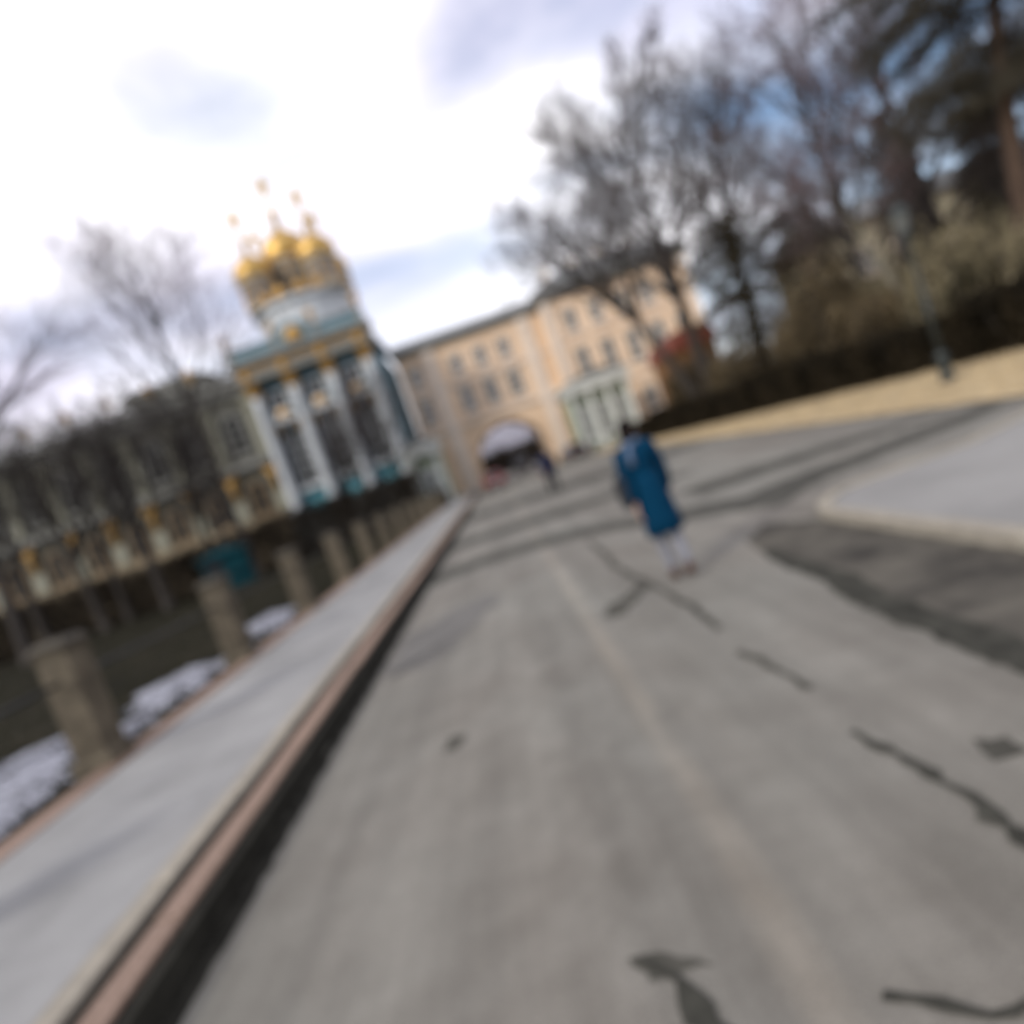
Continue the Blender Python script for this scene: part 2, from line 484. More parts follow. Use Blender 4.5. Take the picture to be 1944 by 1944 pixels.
ribbon('tar_seam', [(1.15, 4.7), (1.17, 5.6), (1.12, 6.6), (1.02, 7.6), (1.05, 9.2), (1.08, 10.8)], 0.10, PATCH, 0.0085, 14)
ribbon('tar_seam', [(-0.10, 2.02), (-0.02, 1.88), (-0.01, 1.74), (0.08, 1.62), (0.10, 1.45)], 0.075, TAR, 0.0085, 15)
blob_sheet('patch_shade_sheet', [(-0.12, 2.04), (-0.03, 2.02), (0.09, 1.96), (0.12, 1.90), (0.03, 1.90), (-0.06, 1.92)], PATCH, 0.004, 16, 0.02, 0.04)
ribbon('tar_seam', [(0.50, 1.62), (0.60, 1.53), (0.68, 1.46), (0.80, 1.47), (0.95, 1.42)], 0.04, TAR, 0.0085, 17)
ribbon('tar_seam', [(3.3, 30), (3.0, 22), (3.2, 14.5)], 0.10, PATCH, 0.0085, 18)
blob_sheet('gutter_dirt', [(KX - 0.045, -6), (KX + 0.03, -6), (KX + 0.05, 4), (KX + 0.07, 12), (KX + 0.10, 22), (KX + 0.10, 36), (KX - 0.045, 36)], GRIME, 0.004, 19, 0.02)

# pavement on the canal side, with its two rows of edging and pink border
PZ = 0.18
pave = structure('pavement', MB().box(-4.30, -2.50, -8, 150, -0.02, PZ - 0.012), PAVE)
pave['label'] = 'light grey pavement between the kerb and the park fence'
kerb = structure('kerb', MB().box(-2.25, KX - 0.055, -8, 60, -0.02, PZ - 0.035), GRIME)
kerb['label'] = 'kerb of pink granite stones on a dark grimy base'
structure('joint_strip', MB().box(-2.52, -2.252, -8, 60, -0.02, PZ - 0.06), SOILJ, kerb)
ks = bevel(MB().box(-0.078, 0.078, -0.492, 0.492, -0.032, 0).mesh('kerb_stone', PINK), 0.012, 2)
cs = bevel(MB().box(-0.072, 0.072, -0.492, 0.492, -0.055, 0).mesh('edging_stone', CREAM), 0.010, 1)
bs = bevel(MB().box(-0.14, 0.14, -0.695, 0.695, -0.16, 0).mesh('border_stone', PINK), 0.014, 1)
rnd = random.Random(5)
for i in range(54):
    y = -3.5 + i
    o = link('kerb_stone', ks, kerb, (-2.150 + rnd.uniform(-.004, .004), y, PZ + rnd.uniform(-.004, .004)))
    o.rotation_euler = (rnd.uniform(-.004, .004), rnd.uniform(-.01, .01), rnd.uniform(-.004, .004))
    link('edging_stone', cs, kerb, (-2.415 + rnd.uniform(-.004, .004), y + 0.4, PZ + 0.004 + rnd.uniform(-.004, .004)))
border = structure('pavement_border', MB().box(-4.60, -4.31, -8, 60, -0.02, PZ - 0.03), SOILJ)
border['label'] = 'pinkish stone border along the foot of the park fence'
for i in range(36):
    link('border_stone', bs, border, (-4.45 + rnd.uniform(-.006, .006), -2 + i * 1.4, PZ + 0.01 + rnd.uniform(-.006, .006)))

# pavement corner on the other side
def arc(cx, cy, r, a0, a1, n=10):
    return [(cx + r * math.cos(R(a0 + (a1 - a0) * i / n)), cy + r * math.sin(R(a0 + (a1 - a0) * i / n))) for i in range(n + 1)]
edge = [(3.22, -6)] + arc(4.12, 6.60, 0.9, 180, 110) + [(5.4, 7.55), (6.6, 8.05), (7.85, 8.55)]
corner = structure('pavement', MB().prism_z(list(reversed(edge + [(7.85, -6)])), -0.02, 0.085), CONC)
corner['label'] = 'pale concrete pavement corner opposite the canal side'
kerb2 = tag(link('kerb', None), kind='structure')
kerb2['label'] = 'low cream kerb round the pale concrete corner'
path = [Vector((*p, 0)) for p in [(3.14, -6)] + arc(4.12, 6.60, 0.98, 180, 110) + [(5.38, 7.63), (6.57, 8.13), (7.85, 8.65)]]
L_ = 0
pieces = []
for i in range(len(path) - 1):
    seg = (path[i + 1] - path[i])
    k = max(1, round(seg.length / 0.8))
    for j in range(k):
        pieces.append((path[i].lerp(path[i + 1], (j + .5) / k), seg.normalized(), seg.length / k))
for c, d, l in pieces:
    me = bevel(MB().box(-l / 2 + .006, l / 2 - .006, -0.075, 0.075, -0.03, 0.11).mesh('kerb_stone', CREAM), 0.008, 1)
    link('kerb_stone', me, kerb2, (c.x, c.y, rnd.uniform(-.004, .004)), math.atan2(d.y, d.x))

# dry grass verge and its far ground
verge = structure('verge', MB().add([(7.92, -8, 0.03), (7.92, 11, 0.03), (8.12, 30, 0.03), (8.62, 64, 0.03), (40, 64, 0.25), (40, -8, 0.25)], [(5, 4, 3, 2, 1, 0)]), DRY)
verge['label'] = 'strip of dry straw coloured grass in front of the dark hedge'
rs = np.random.RandomState(3)
def blades(name, n, fx, m, label, h=(0.04, 0.11), w=0.012, cat='grass'):
    x, y, z = fx(n)
    a = rs.uniform(0, 2 * np.pi, n)
    hh = rs.uniform(*h, n)
    lx, ly = rs.normal(0, .35, n) * hh, rs.normal(0, .35, n) * hh
    V = np.zeros((n, 3, 3))
    V[:, 0] = np.stack([x - np.cos(a) * w, y - np.sin(a) * w, z], 1)
    V[:, 1] = np.stack([x + np.cos(a) * w, y + np.sin(a) * w, z], 1)
    V[:, 2] = np.stack([x + lx, y + ly, z + hh], 1)
    o = link(name, tri_mesh(name, V, m))
    return tag(o, label, cat, kind='stuff')
def verge_pts(n):
    y = 4 + 50 * rs.uniform(0, 1, n) ** 1.8
    x = 7.95 + 0.012 * np.maximum(0, y - 11) + 5.5 * rs.uniform(0, 1, n)
    return x, y, 0.03 + (x - 8) / 32 * 0.22 - 0.005
blades('grass', 50000, verge_pts, STRAW, 'dry straw grass covering the verge below the hedge', w=0.016)

# park lawn behind the fence
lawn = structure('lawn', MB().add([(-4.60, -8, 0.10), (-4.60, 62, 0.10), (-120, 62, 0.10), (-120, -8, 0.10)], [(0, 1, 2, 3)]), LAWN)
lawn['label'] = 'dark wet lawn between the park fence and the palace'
def lawn_pts(n):
    y = 3 + 40 * rs.uniform(0, 1, n) ** 1.6
    x = -4.7 - 26 * rs.uniform(0, 1, n) ** 1.4
    return x, y, np.full(n, 0.10)
blades('grass', 40000, lawn_pts, GBLADE, 'short dark grass of the park lawn', (0.03, 0.09), 0.014)

def snow_sheet(outline, seed, label):
    rn = random.Random(seed)
    cx = sum(p[0] for p in outline) / len(outline)
    cy = sum(p[1] for p in outline) / len(outline)
    n = len(outline)
    ring = []
    for i in range(n):
        a, b = outline[i], outline[(i + 1) % n]
        for j in range(8):
            t = j / 8
            ring.append((a[0] + (b[0] - a[0]) * t + rn.uniform(-.17, .17), a[1] + (b[1] - a[1]) * t + rn.uniform(-.22, .22)))
    V, F = [], []
    K = 5
    m_ = len(ring)
    for k in range(K):
        s = 1 - k / K
        zz = 0.100 + 0.045 * (1 - s ** 3)
        for p in ring:
            V.append((cx + (p[0] - cx) * s, cy + (p[1] - cy) * s, zz + (rn.uniform(-.014, .014) if k else -0.012)))
    for k in range(K - 1):
        for i in range(m_):
            j = (i + 1) % m_
            F.append((k * m_ + i, k * m_ + j, (k + 1) * m_ + j, (k + 1) * m_ + i))
    F.append(tuple((K - 1) * m_ + i for i in range(m_)))
    o = MB().add(V, F).build('snow_patch', SNOW, smooth=True)
    return tag(o, label, 'snow', 'leftover snow along the fence')
snow_sheet([(-5.02, 3.4), (-5.05, 6.6), (-5.9, 8.2), (-7.3, 9.6), (-8.2, 9.0), (-7.0, 6.5), (-6.4, 4.0)], 1, 'largest patch of old snow before the first fence pillar')
snow_sheet([(-5.02, 8.6), (-4.98, 9.7), (-5.6, 11.2), (-6.4, 12.0), (-6.9, 10.8), (-6.1, 9.2)], 2, 'patch of old snow between the first and second fence pillars')
snow_sheet([(-5.0, 6.9), (-4.98, 8.0), (-5.4, 8.7), (-6.2, 8.9), (-5.8, 7.6)], 4, 'ragged scrap of snow close behind the first fence pillar')
snow_sheet([(-5.0, 10.2), (-4.98, 11.8), (-5.5, 12.2), (-5.7, 11.0)], 5, 'ragged scrap of snow close behind the second fence pillar')
snow_sheet([(-5.05, 12.4), (-5.0, 13.6), (-5.9, 16.4), (-6.8, 17.2), (-7.0, 15.8), (-5.9, 13.6)], 3, 'small snow patch just beyond the second fence pillar')

# ------------------------------------------------------------------ park fence
fence = thing('park_fence', 'row of squat mossy stone pillars with an iron rail along pavement', 'fence', (-4.63, 0, 0.12))
pm = MB().cbox(-0.21, 0.21, -0.21, 0.21, 0, 0.20, 0.03).add([], [])
pm.box(-0.17, 0.17, -0.17, 0.17, 0.18, 1.26)
pm.box(-0.185, 0.185, -0.185, 0.185, 1.263, 1.31)
pillar_me = bevel(pm.mesh('pillar', STONE), 0.012, 1)
cap_me = MB().cbox(-0.20, 0.20, -0.20, 0.20, 1.313, 1.40, 0.06).mesh('cap', STONECAP)
rail_me = MB().tube([(0, 0.20, 0.98), (0, 1.8, 0.965), (0, 3.37, 0.98)], 0.022, 6).mesh('rail', IRON)
for i in range(16):
    y = 2.93 + 3.57 * i
    p = link('pillar', pillar_me, fence, (0, y, 0), rnd.uniform(-.02, .02))
    link('cap', cap_me, p)
    link('rail', rail_me, fence, (0, y, 0))

# ------------------------------------------------------------------ windows and trim shared by the buildings
def arch_poly(w, h, n=8):
    r = w / 2
    return [(-r, 0), (r, 0)] + [(r * math.cos(math.pi * i / n), h - r + r * math.sin(math.pi * i / n)) for i in range(n + 1)]
def rect_poly(w, h):
    return [(-w / 2, 0), (w / 2, 0), (w / 2, h), (-w / 2, h)]
def ring_prism(outer, inner, y0, y1):
    n = len(outer)
    v = [(x, y0, z) for x, z in outer] + [(x, y0, z) for x, z in inner] + [(x, y1, z) for x, z in outer] + [(x, y1, z) for x, z in inner]
    f = []
    for i in range(n):
        j = (i + 1) % n
        f += [(i, j, n + j, n + i), (2 * n + i, 2 * n + j, j, i), (n + i, n + j, 3 * n + j, 3 * n + i), (2 * n + j, 2 * n + i, 3 * n + i, 3 * n + j)]
    return MB().add(v, f)
WCACHE = {}
def window_meshes(w, h, arched, fm, gm, fr=0.22, hood=True):
    key = (w, h, arched, fm.name, gm.name, hood)
    if key in WCACHE:
        return WCACHE[key]
    inner = arch_poly(w, h) if arched else rect_poly(w, h)
    outer = [(x * (1 + 2 * fr / w), -fr + z * (1 + 2 * fr / h)) for x, z in inner]
    mb = ring_prism(outer, inner, -0.16, 0.0)
    mb.box(-0.05, 0.05, -0.075, -0.02, 0.0, h - 0.02)
    for k in range(1, max(2, int(h / 0.9))):
        z = k * h / max(2, int(h / 0.9))
        if arched and z > h - w / 2 - 0.05:
            continue
        mb.box(-w / 2, w / 2, -0.068, -0.022, z - 0.04, z + 0.04)
    mb.box(-w / 2 - fr - 0.12, w / 2 + fr + 0.12, -0.30, -0.002, -fr - 0.16, -fr - 0.002)
    if hood:
        mb.box(-w / 2 - fr - 0.1, w / 2 + fr + 0.1, -0.34, -0.002, h + fr + 0.012, h + fr + 0.22)
    fme = mb.mesh('window', fm)
    pme = MB().add([(x, -0.012, z) for x, z in inner], [tuple(range(len(inner)))]).mesh('pane', gm)
    WCACHE[key] = (fme, pme)
    return WCACHE[key]
def window(b, x, y, z, w, h, arched=False, fm=None, gm=None, hood=True, rz=0):
    f, p = window_meshes(w, h, arched, fm or WHITE, gm or GLASS, hood=hood)
    o = link('window', f, b, (x, y - 0.003, z), rz)
    link('pane', p, o)
    return o

def skin_mesh(name, V, E, rad, m, sub=2):
    me = bpy.data.meshes.new(name + '_cage')
    me.from_pydata(V, E, [])
    o = bpy.data.objects.new(name + '_cage', me)
    C.objects.link(o)
    o.modifiers.new('skin', 'SKIN').use_smooth_shade = True
    sv = me.skin_vertices[0].data
    for i, r in enumerate(rad):
        sv[i].radius = (r, r) if not hasattr(r, '__len__') else r
        sv[i].use_root = (i == 0)
    s = o.modifiers.new('sub', 'SUBSURF')
    s.levels = s.render_levels = sub
    dg = bpy.context.evaluated_depsgraph_get()
    dg.update()
    res = bpy.data.meshes.new_from_object(o.evaluated_get(dg))
    res.name = name
    bpy.data.objects.remove(o)
    bpy.data.meshes.remove(me)
    res.materials.clear()
    res.materials.append(m)
    res.polygons.foreach_set('use_smooth', [True] * len(res.polygons))
    return res
# an atlas figure: torso growing out of a tapering block, arms raised to carry the cornice above
herm_me = skin_mesh('herm', [(0, -.35, 1.15), (0, -.4, 1.6), (0, -.42, 2.05), (0, -.45, 2.3), (0, -.5, 2.52), (-.42, -.4, 2.05), (-.62, -.42, 2.4), (-.35, -.4, 2.75), (.42, -.4, 2.05), (.62, -.42, 2.4), (.35, -.4, 2.75), (0, -.3, .5), (0, -.25, 0)],
                    [(0, 1), (1, 2), (2, 3), (3, 4), (2, 5), (5, 6), (6, 7), (2, 8), (8, 9), (9, 10), (0, 11), (11, 12)],
                    [.30, .30, .34, .12, .20, .15, .12, .09, .15, .12, .09, .24, .16], GILT, 1)
COLP = [(0.52, 0), (0.52, 0.18), (0.62, 0.22), (0.62, 0.34), (0.47, 0.46), (0.47, 0.6)]
def column_meshes(h):
    pr = [(0.56, 0), (0.56, 0.2), (0.60, 0.3), (0.50, 0.42)] + [(0.47 * (1 - 0.16 * t ** 2), 0.5 + (h - 1.6) * t) for t in (0, .3, .6, .85, 1)]
    shaft = MB().lathe(pr, 14)
    shaft.box(-0.68, 0.68, -0.68, 0.68, -0.22, -0.002)
    cap = MB().lathe([(0.40, 0), (0.43, 0.1), (0.40, 0.2), (0.55, 0.55), (0.50, 0.62), (0.66, 1.0)], 14)
    cap.box(-0.68, 0.68, -0.68, 0.68, 1.003, 1.15)
    return shaft.mesh('column', WHITE, True), cap.mesh('capital', GILT, False)
def baluster_run(b, x0, x1, y, z, m=WHITE):
    prof = [(0.07, 0), (0.07, 0.08), (0.05, 0.12), (0.10, 0.32), (0.045, 0.62), (0.07, 0.7), (0.07, 0.78)]
    mb = MB()
    n = int(abs(x1 - x0) / 0.42)
    for i in range(n):
        mb.lathe(prof, 6, x0 + (i + .5) * (x1 - x0) / n, y, z)
    o = mb.build('balusters', m, b)
    o['kind'] = 'stuff'
    MB().box(x0 - .1, x1 + .1, y - 0.14, y + 0.14, z + 0.785, z + 0.95).build('handrail', m, b)
vase_me = MB().lathe([(0.22, 0), (0.22, 0.12), (0.10, 0.2), (0.12, 0.35), (0.36, 0.75), (0.40, 1.0), (0.25, 1.12), (0.20, 1.25), (0.05, 1.5)], 12).mesh('roof_vase', GILT, True)

# ------------------------------------------------------------------ palace wing
WX0, WX1, WY = -64.0, -19.4, 62.6
wing = thing('palace_wing', 'long azure palace wing with white pilasters and ochre figures behind bare trees', 'palace', (0, WY, 0))
MB().box(WX0, WX1, 0, 16, 0, 9.6).build('lower_wall', SAGE, wing)
MB().box(WX0, WX1, 0.05, 16, 9.603, 16.6).build('upper_wall', SAGE, wing)
MB().box(WX0, WX1, -0.30, -0.003, 0, 4.75).build('plinth', PLINTH, wing)
MB().box(WX0, WX1, -0.75, -0.004, 9.35, 9.9).box(WX0, WX1, -0.45, -0.005, 9.1, 9.347).build('string_course', GREYW, wing)
MB().box(WX0, WX1, -0.5, 0.3, 16.0, 16.9).box(WX0, WX1, -1.1, 0.3, 16.903, 17.35).build('cornice', GREYW, wing)
baluster_run(wing, WX0, WX1, -0.5, 17.36, GREYW)
MB().prism_x([(-0.1, 17.2), (16.4, 17.2), (8.2, 20.2)], WX0, WX1 - 0.1).build('roof', ROOF, wing)
pil = MB().box(-0.45, 0.45, -0.30, -0.006, 10.0, 15.95).box(-0.6, 0.6, -0.42, -0.007, 14.9, 15.3).mesh('pilaster', PALECOL)
low = MB().box(-0.6, 0.6, -0.36, -0.008, 4.753, 6.6).mesh('pedestal', PALECOL)
nb = 11
for i in range(nb):
    x = WX1 - 2.3 - i * 4.0
    window(wing, x, 0.05, 10.9, 1.7, 3.6, True, GREYW)
    window(wing, x, 0, 5.0, 1.6, 3.0, True, OCHRE, GLASS, hood=False)
    link('pilaster', pil, wing, (x + 2.0, 0, 0))
    link('pedestal', low, wing, (x + 2.0, 0, 0))
    link('herm', herm_me, wing, (x + 2.0, 0, 6.5))
    link('roof_vase', vase_me, wing, (x + 2.0, -0.5, 18.3))
# attic pavilion breaking the balustrade
MB().box(-30.5, -22.5, -0.25, 3.5, 18.33, 18.9).prism_y([(-31, 18.903), (-22, 18.903), (-23.5, 19.4), (-29.5, 19.4)], -0.45, 3.6).build('attic', GREYW, wing)

# ------------------------------------------------------------------ palace church
CY = 62.0
church = thing('palace_church', 'azure and white palace church with a cluster of golden domes', 'church', (-13.0, CY, 0))
MB().box(-6.0, 6.0, 0, 17, 0, 16.3).build('wall', AZURE, church)
MB().box(-6.25, 6.25, -0.9, -0.004, 0, 3.6).build('plinth', GREYW, church)
# turquoise dado panels low between the columns
for x in (-3.6, 0, 3.6):
    MB().box(x - 1.25, x + 1.25, -0.10, -0.005, 3.9, 5.5).build('dado_panel', TURQ, church)
colm, capm = column_meshes(12.0)
XC = (-5.4, -1.8, 1.8, 5.4)
for x in XC:
    c = link('column', colm, church, (x, -0.75, 4.0))
    link('capital', capm, c, (0, 0, 10.9))
    MB().box(x - 0.72, x + 0.72, -1.40, -0.006, 3.603, 3.775).build('column_block', GREYW, church)
MB().box(-6.35, 6.35, -1.5, 0.4, 16.303, 17.0).box(-6.3, 6.3, -1.35, 0.4, 17.003, 17.7).box(-6.7, 6.7, -1.95, 0.6, 17.703, 18.2).build('entablature', GREYW, church)
MB().box(-6.2, 6.2, -1.402, -1.353, 17.12, 17.6).build('gilt_frieze', GILT, church)
for x in (-3.6, 0, 3.6):
    window(church, x, 0, 6.0, 2.0, 6.0, True, WHITE, GLASS)
    window(church, x, 0, 13.55, 1.5, 1.4, False, WHITE, GLASS, hood=False)
    link('herm', herm_me, church, (x - 1.0, -0.1, 10.9), 0, (0.55, 0.55, 0.55))
    link('herm', herm_me, church, (x + 1.0, -0.1, 10.9), 0, (0.55, 0.55, 0.55))
    MB().lathe([(0.05, 0), (0.6, 0.05), (0.8, 0.45), (0.5, 0.9), (0.12, 1.1)], 10, 0, 0, 0, 1, 0.3).build('gilt_cartouche', GILT, church, (x, -0.32, 12.35))
for x in (-4.05, 4.05):
    MB().box(x - 1.9, x + 1.9, -1.38, -1.0, 18.203, 19.25).build('attic_panel', AZURE, church)
    MB().box(x - 2.0, x + 2.0, -1.5, -0.9, 19.253, 19.42).build('attic_coping', GREYW, church)
for x in (-6.2, -1.9, 1.9, 6.2):
    MB().box(-0.25, 0.25, -0.3, 0.3, 0, 1.25).build('attic_pier', GREYW, church, (x, -1.2, 18.203))
    link('roof_vase', vase_me, church, (x, -1.2, 19.46))
for x in (-3.6, 0, 3.6):
    MB().box(x - 1.05, x + 1.05, -0.75, -0.008, 12.15, 12.33).box(x - 0.95, x + 0.95, -0.55, -0.009, 11.95, 12.147).build('hood_cornice', WHITE, church)
    MB().prism_y([(x - 1.05, 12.333), (x - 0.25, 12.333), (x - 0.45, 12.95)], -0.7, -0.35).prism_y([(x + 0.25, 12.333), (x + 1.05, 12.333), (x + 0.45, 12.95)], -0.7, -0.35).build('broken_pediment', WHITE, church)
    MB().box(x - 1.2, x + 1.2, -0.85, -0.008, 5.55, 5.72).build('balcony_floor', WHITE, church)
    for dx in (-1.45, 1.45):
        MB().box(x + dx - 0.16, x + dx + 0.16, -0.22, -0.010, 6.0, 15.9).build('pilaster_strip', GREYW, church)
        MB().lathe([(0.06, 0), (0.22, 0.1), (0.28, 0.5), (0.14, 0.9), (0.05, 1.1)], 8, 0, 0, 0, 1, 0.5).build('gilt_drop', GILT, church, (x + dx, -0.28, 14.4))
for x in XC:
    MB().lathe([(0.08, 0), (0.42, 0.1), (0.5, 0.5), (0.3, 0.85), (0.08, 1.0)], 10, 0, 0, 0, 1, 0.5).build('gilt_mask', GILT, church, (x, -1.42, 16.45))
# central gilt pediment with blue side pieces
MB().prism_y([(-1.8, 18.2)] + [(1.8 * math.cos(math.pi * (1 - i / 12)), 19.0 + 1.25 * math.sin(math.pi * i / 12)) for i in range(13)] + [(1.8, 18.2)], -1.45, -0.9).build('pediment', AZURE, church)
MB().lathe([(0.1, 0), (0.75, 0.1), (0.95, 0.55), (0.6, 1.1), (0.15, 1.4)], 12, 0, 0, 0, 1, 0.35).build('gilt_relief', GILT, church, (0, -1.5, 18.45))
MB().add([(-6.2, -0.6, 18.2), (6.2, -0.6, 18.2), (6.2, 17, 18.2), (-6.2, 17, 18.2), (-4.6, 2.0, 19.9), (4.6, 2.0, 19.9), (4.6, 14, 19.9), (-4.6, 14, 19.9)],
         [(0, 1, 5, 4), (1, 2, 6, 5), (2, 3, 7, 6), (3, 0, 4, 7), (4, 5, 6, 7)]).build('roof', ROOFB, church)
# platform carrying the five domes
DXC, DYC = 0.5, 6.4
MB().lathe([(5.2, 0), (5.2, 0.5), (4.9, 0.6), (4.9, 3.8), (5.3, 3.9), (5.3, 4.3)], 16, DXC, DYC, 19.0).build('dome_platform', WHITE, church)
for k in range(16):
    a = 2 * math.pi * (k + .5) / 16
    MB().lathe([(0.08, 0), (0.5, 0.1), (0.62, 0.5), (0.38, 0.95), (0.1, 1.2)], 10, 0, 0, 0, 1, 0.4).build('gilt_garland', GILT, church, (DXC + 5.0 * math.cos(a), DYC + 5.0 * math.sin(a), 23.35), rz=a + math.pi / 2)
def dome(x, y, z, r, hd):
    # drum with arched openings, gilt dome, lantern, small onion and cross
    d = MB().lathe([(r * 1.06, 0), (r * 1.06, 0.25), (r * .93, 0.3), (r * .93, hd), (r * 1.1, hd + 0.1), (r * 1.1, hd + 0.38), (r, hd + 0.42)], 16).build('drum', DRUM, church, (x, y, z))
    ww, wh = r * 0.42, hd * 0.68
    pts = arch_poly(ww, wh)
    for k in range(8):
        a = 2 * math.pi * (k + .5) / 8 - math.pi / 2
        rr = r * .93 * math.cos(math.pi / 16) + 0.02
        q = MB().add([(px, -0.04, pz) for px, pz in pts], [tuple(range(len(pts)))]).build('opening', GLASS2, d, (rr * math.cos(a), rr * math.sin(a), 0.3 + hd * 0.14), rz=a + math.pi / 2)
        a2 = 2 * math.pi * k / 8 - math.pi / 2
        MB().lathe([(0.13, 0), (0.11, hd - .3), (0.17, hd - 0.05)], 8).build('colonnette', GILT, d, (r * .98 * math.cos(a2), r * .98 * math.sin(a2), 0.3))
    zt = z + hd + 0.42
    pr = [(1.0, 0), (1.10, 0.22), (1.12, 0.45), (1.05, 0.75), (0.90, 1.02), (0.66, 1.25), (0.40, 1.40), (0.27, 1.50), (0.25, 1.62)]
    mb = MB()
    n = 32
    o = 0
    for (pr_, pz_) in pr:
        for k in range(n):
            a = 2 * math.pi * k / n
            q = pr_ * r * (1 + 0.03 * (1 if k % 4 == 0 else 0))
            mb.v.append((q * math.cos(a), q * math.sin(a), pz_ * r))
    for i in range(len(pr) - 1):
        for k in range(n):
            mb.f.append((i * n + k, i * n + (k + 1) % n, (i + 1) * n + (k + 1) % n, (i + 1) * n + k))
    dm = mb.build('dome', GOLD, church, (x, y, zt), True)
    s = 0.62 * r
    MB().lathe([(0.24, 0), (0.24, 0.55), (0.30, 0.6), (0.30, 0.68), (0.20, 0.75), (0.34, 0.95), (0.37, 1.1), (0.28, 1.32), (0.10, 1.52), (0.10, 1.75), (0.09, 2.0), (0.10, 2.05), (0.12, 2.13), (0.08, 2.2), (0.02, 2.25)], 14).build('lantern', GOLD, dm, (0, 0, 1.62 * r), True).scale = (s, s, s)
    t = 0.15
    h = 1.45 * r ** 0.5
    cr_ = MB().box(-0.2, 0.2, -0.2, 0.2, 0, h).box(-0.52 * r ** .5, 0.52 * r ** .5, -t * .8, t * .8, h * .60, h * .60 + 2 * t).box(-0.28 * r ** .5, 0.28 * r ** .5, -t * .8, t * .8, h * .80, h * .80 + 1.6 * t)
    cr_.add([(-.3, -t * .8, h * .33 + .12), (-.3, t * .8, h * .33 + .12), (.3, t * .8, h * .33 - .12), (.3, -t * .8, h * .33 - .12), (-.3, -t * .8, h * .33 + .28), (-.3, t * .8, h * .33 + .28), (.3, t * .8, h * .33 + .04), (.3, -t * .8, h * .33 + .04)],
            [(0, 1, 2, 3), (4, 7, 6, 5), (0, 3, 7, 4), (1, 5, 6, 2), (0, 4, 5, 1), (3, 2, 6, 7)])
    cr_.build('cross', GOLD, dm, (0, 0, 1.62 * r + 2.2 * s))
dome(DXC, DYC, 23.32, 2.2, 4.2)
for sx in (-1, 1):
    for sy in (-1, 1):
        dome(DXC + 3.2 * sx, DYC + 2.7 * sy, 23.32, 1.68, 2.6)

# ------------------------------------------------------------------ archway gallery
gal = thing('archway_gallery', 'peach three storey gallery with an archway spanning the street', 'gallery', (2.5, 70.0, 0))
ax, ar, asz = 0.0, 3.7, 2.45
poly = [(-8.6, 0), (-ar, 0), (-ar, asz)] + [(ar * math.cos(math.pi * (1 - i / 20)), asz + ar * math.sin(math.pi * (1 - i / 20))) for i in range(1, 20)] + [(ar, asz), (ar, 0), (7.3, 0), (7.3, 15.6), (-8.6, 15.6)]
me = MB().prism_y(poly, 0, 8).mesh('wall', PEACH)
bm = bmesh.new(); bm.from_mesh(me); bmesh.ops.triangulate(bm, faces=[f for f in bm.faces if len(f.verts) > 4]); bmesh.ops.recalc_face_normals(bm, faces=bm.faces[:]); bm.to_mesh(me); bm.free()
link('wall', me, gal)
inner = [(-ar, 0.0), (-ar, asz)] + [(ar * math.cos(math.pi * (1 - i / 20)), asz + ar * math.sin(math.pi * (1 - i / 20))) for i in range(1, 20)] + [(ar, asz), (ar, 0.0)]
for i in range(len(inner) - 1):
    # voussoirs and jamb stones round the opening, one by one
    (x0, z0), (x1, z1) = inner[i], inner[i + 1]
    def outp(x, z):
        if z <= asz + 1e-6:
            return (x + math.copysign(0.55, x), z)
        d = math.hypot(x, z - asz)
        return (x * (d + .55) / d, asz + (z - asz) * (d + .55) / d)
    (ox0, oz0), (ox1, oz1) = outp(x0, z0), outp(x1, z1)
    k = 3 if abs(z1 - z0) > 1.5 else 1
    for j in range(k):
        q = lambda a, b, t: (a[0] + (b[0] - a[0]) * t, a[1] + (b[1] - a[1]) * t)
        t0, t1 = (j + .02) / k, (j + .98) / k
        P4 = [q((x0, z0), (x1, z1), t0), q((x0, z0), (x1, z1), t1), q((ox0, oz0), (ox1, oz1), t1), q((ox0, oz0), (ox1, oz1), t0)]
        recalc(MB().prism_y(P4, -0.12, 0.05).build('arch_stone', PEACH, gal).data)
MB().box(-8.6, 7.3, -0.30, -0.004, 6.95, 7.35).build('string_course', CREAMST, gal)
MB().box(-8.6, 7.3, -0.22, -0.005, 11.3, 11.6).build('string_course', CREAMST, gal)
MB().box(-8.75, 7.3, -0.35, 8.3, 15.603, 16.0).box(-9.0, 7.3, -0.7, 8.6, 16.003, 16.4).build('cornice', GREYW, gal)
MB().prism_x([(-0.75, 16.403), (8.7, 16.403), (4, 18.0)], -8.9, 7.4).build('roof', ROOF, gal)
for x in (-5.15, 5.25):
    MB().box(x - 0.55, x + 0.55, -0.28, -0.006, 0.0, 15.55).box(x - 0.7, x + 0.7, -0.38, -0.007, 14.6, 15.0).build('pilaster', CREAMST, gal)
for x in (-2.6, 0.0, 2.6):
    window(gal, x, 0, 12.35, 1.15, 1.75, False, CREAMST, GLASS2)
    window(gal, x, 0, 8.2, 1.3, 2.5, False, CREAMST, GLASS2)
for z, h in ((12.35, 1.75), (8.2, 2.5)):
    window(gal, -7.0, 0, z, 1.15, h, False, CREAMST, GLASS2)

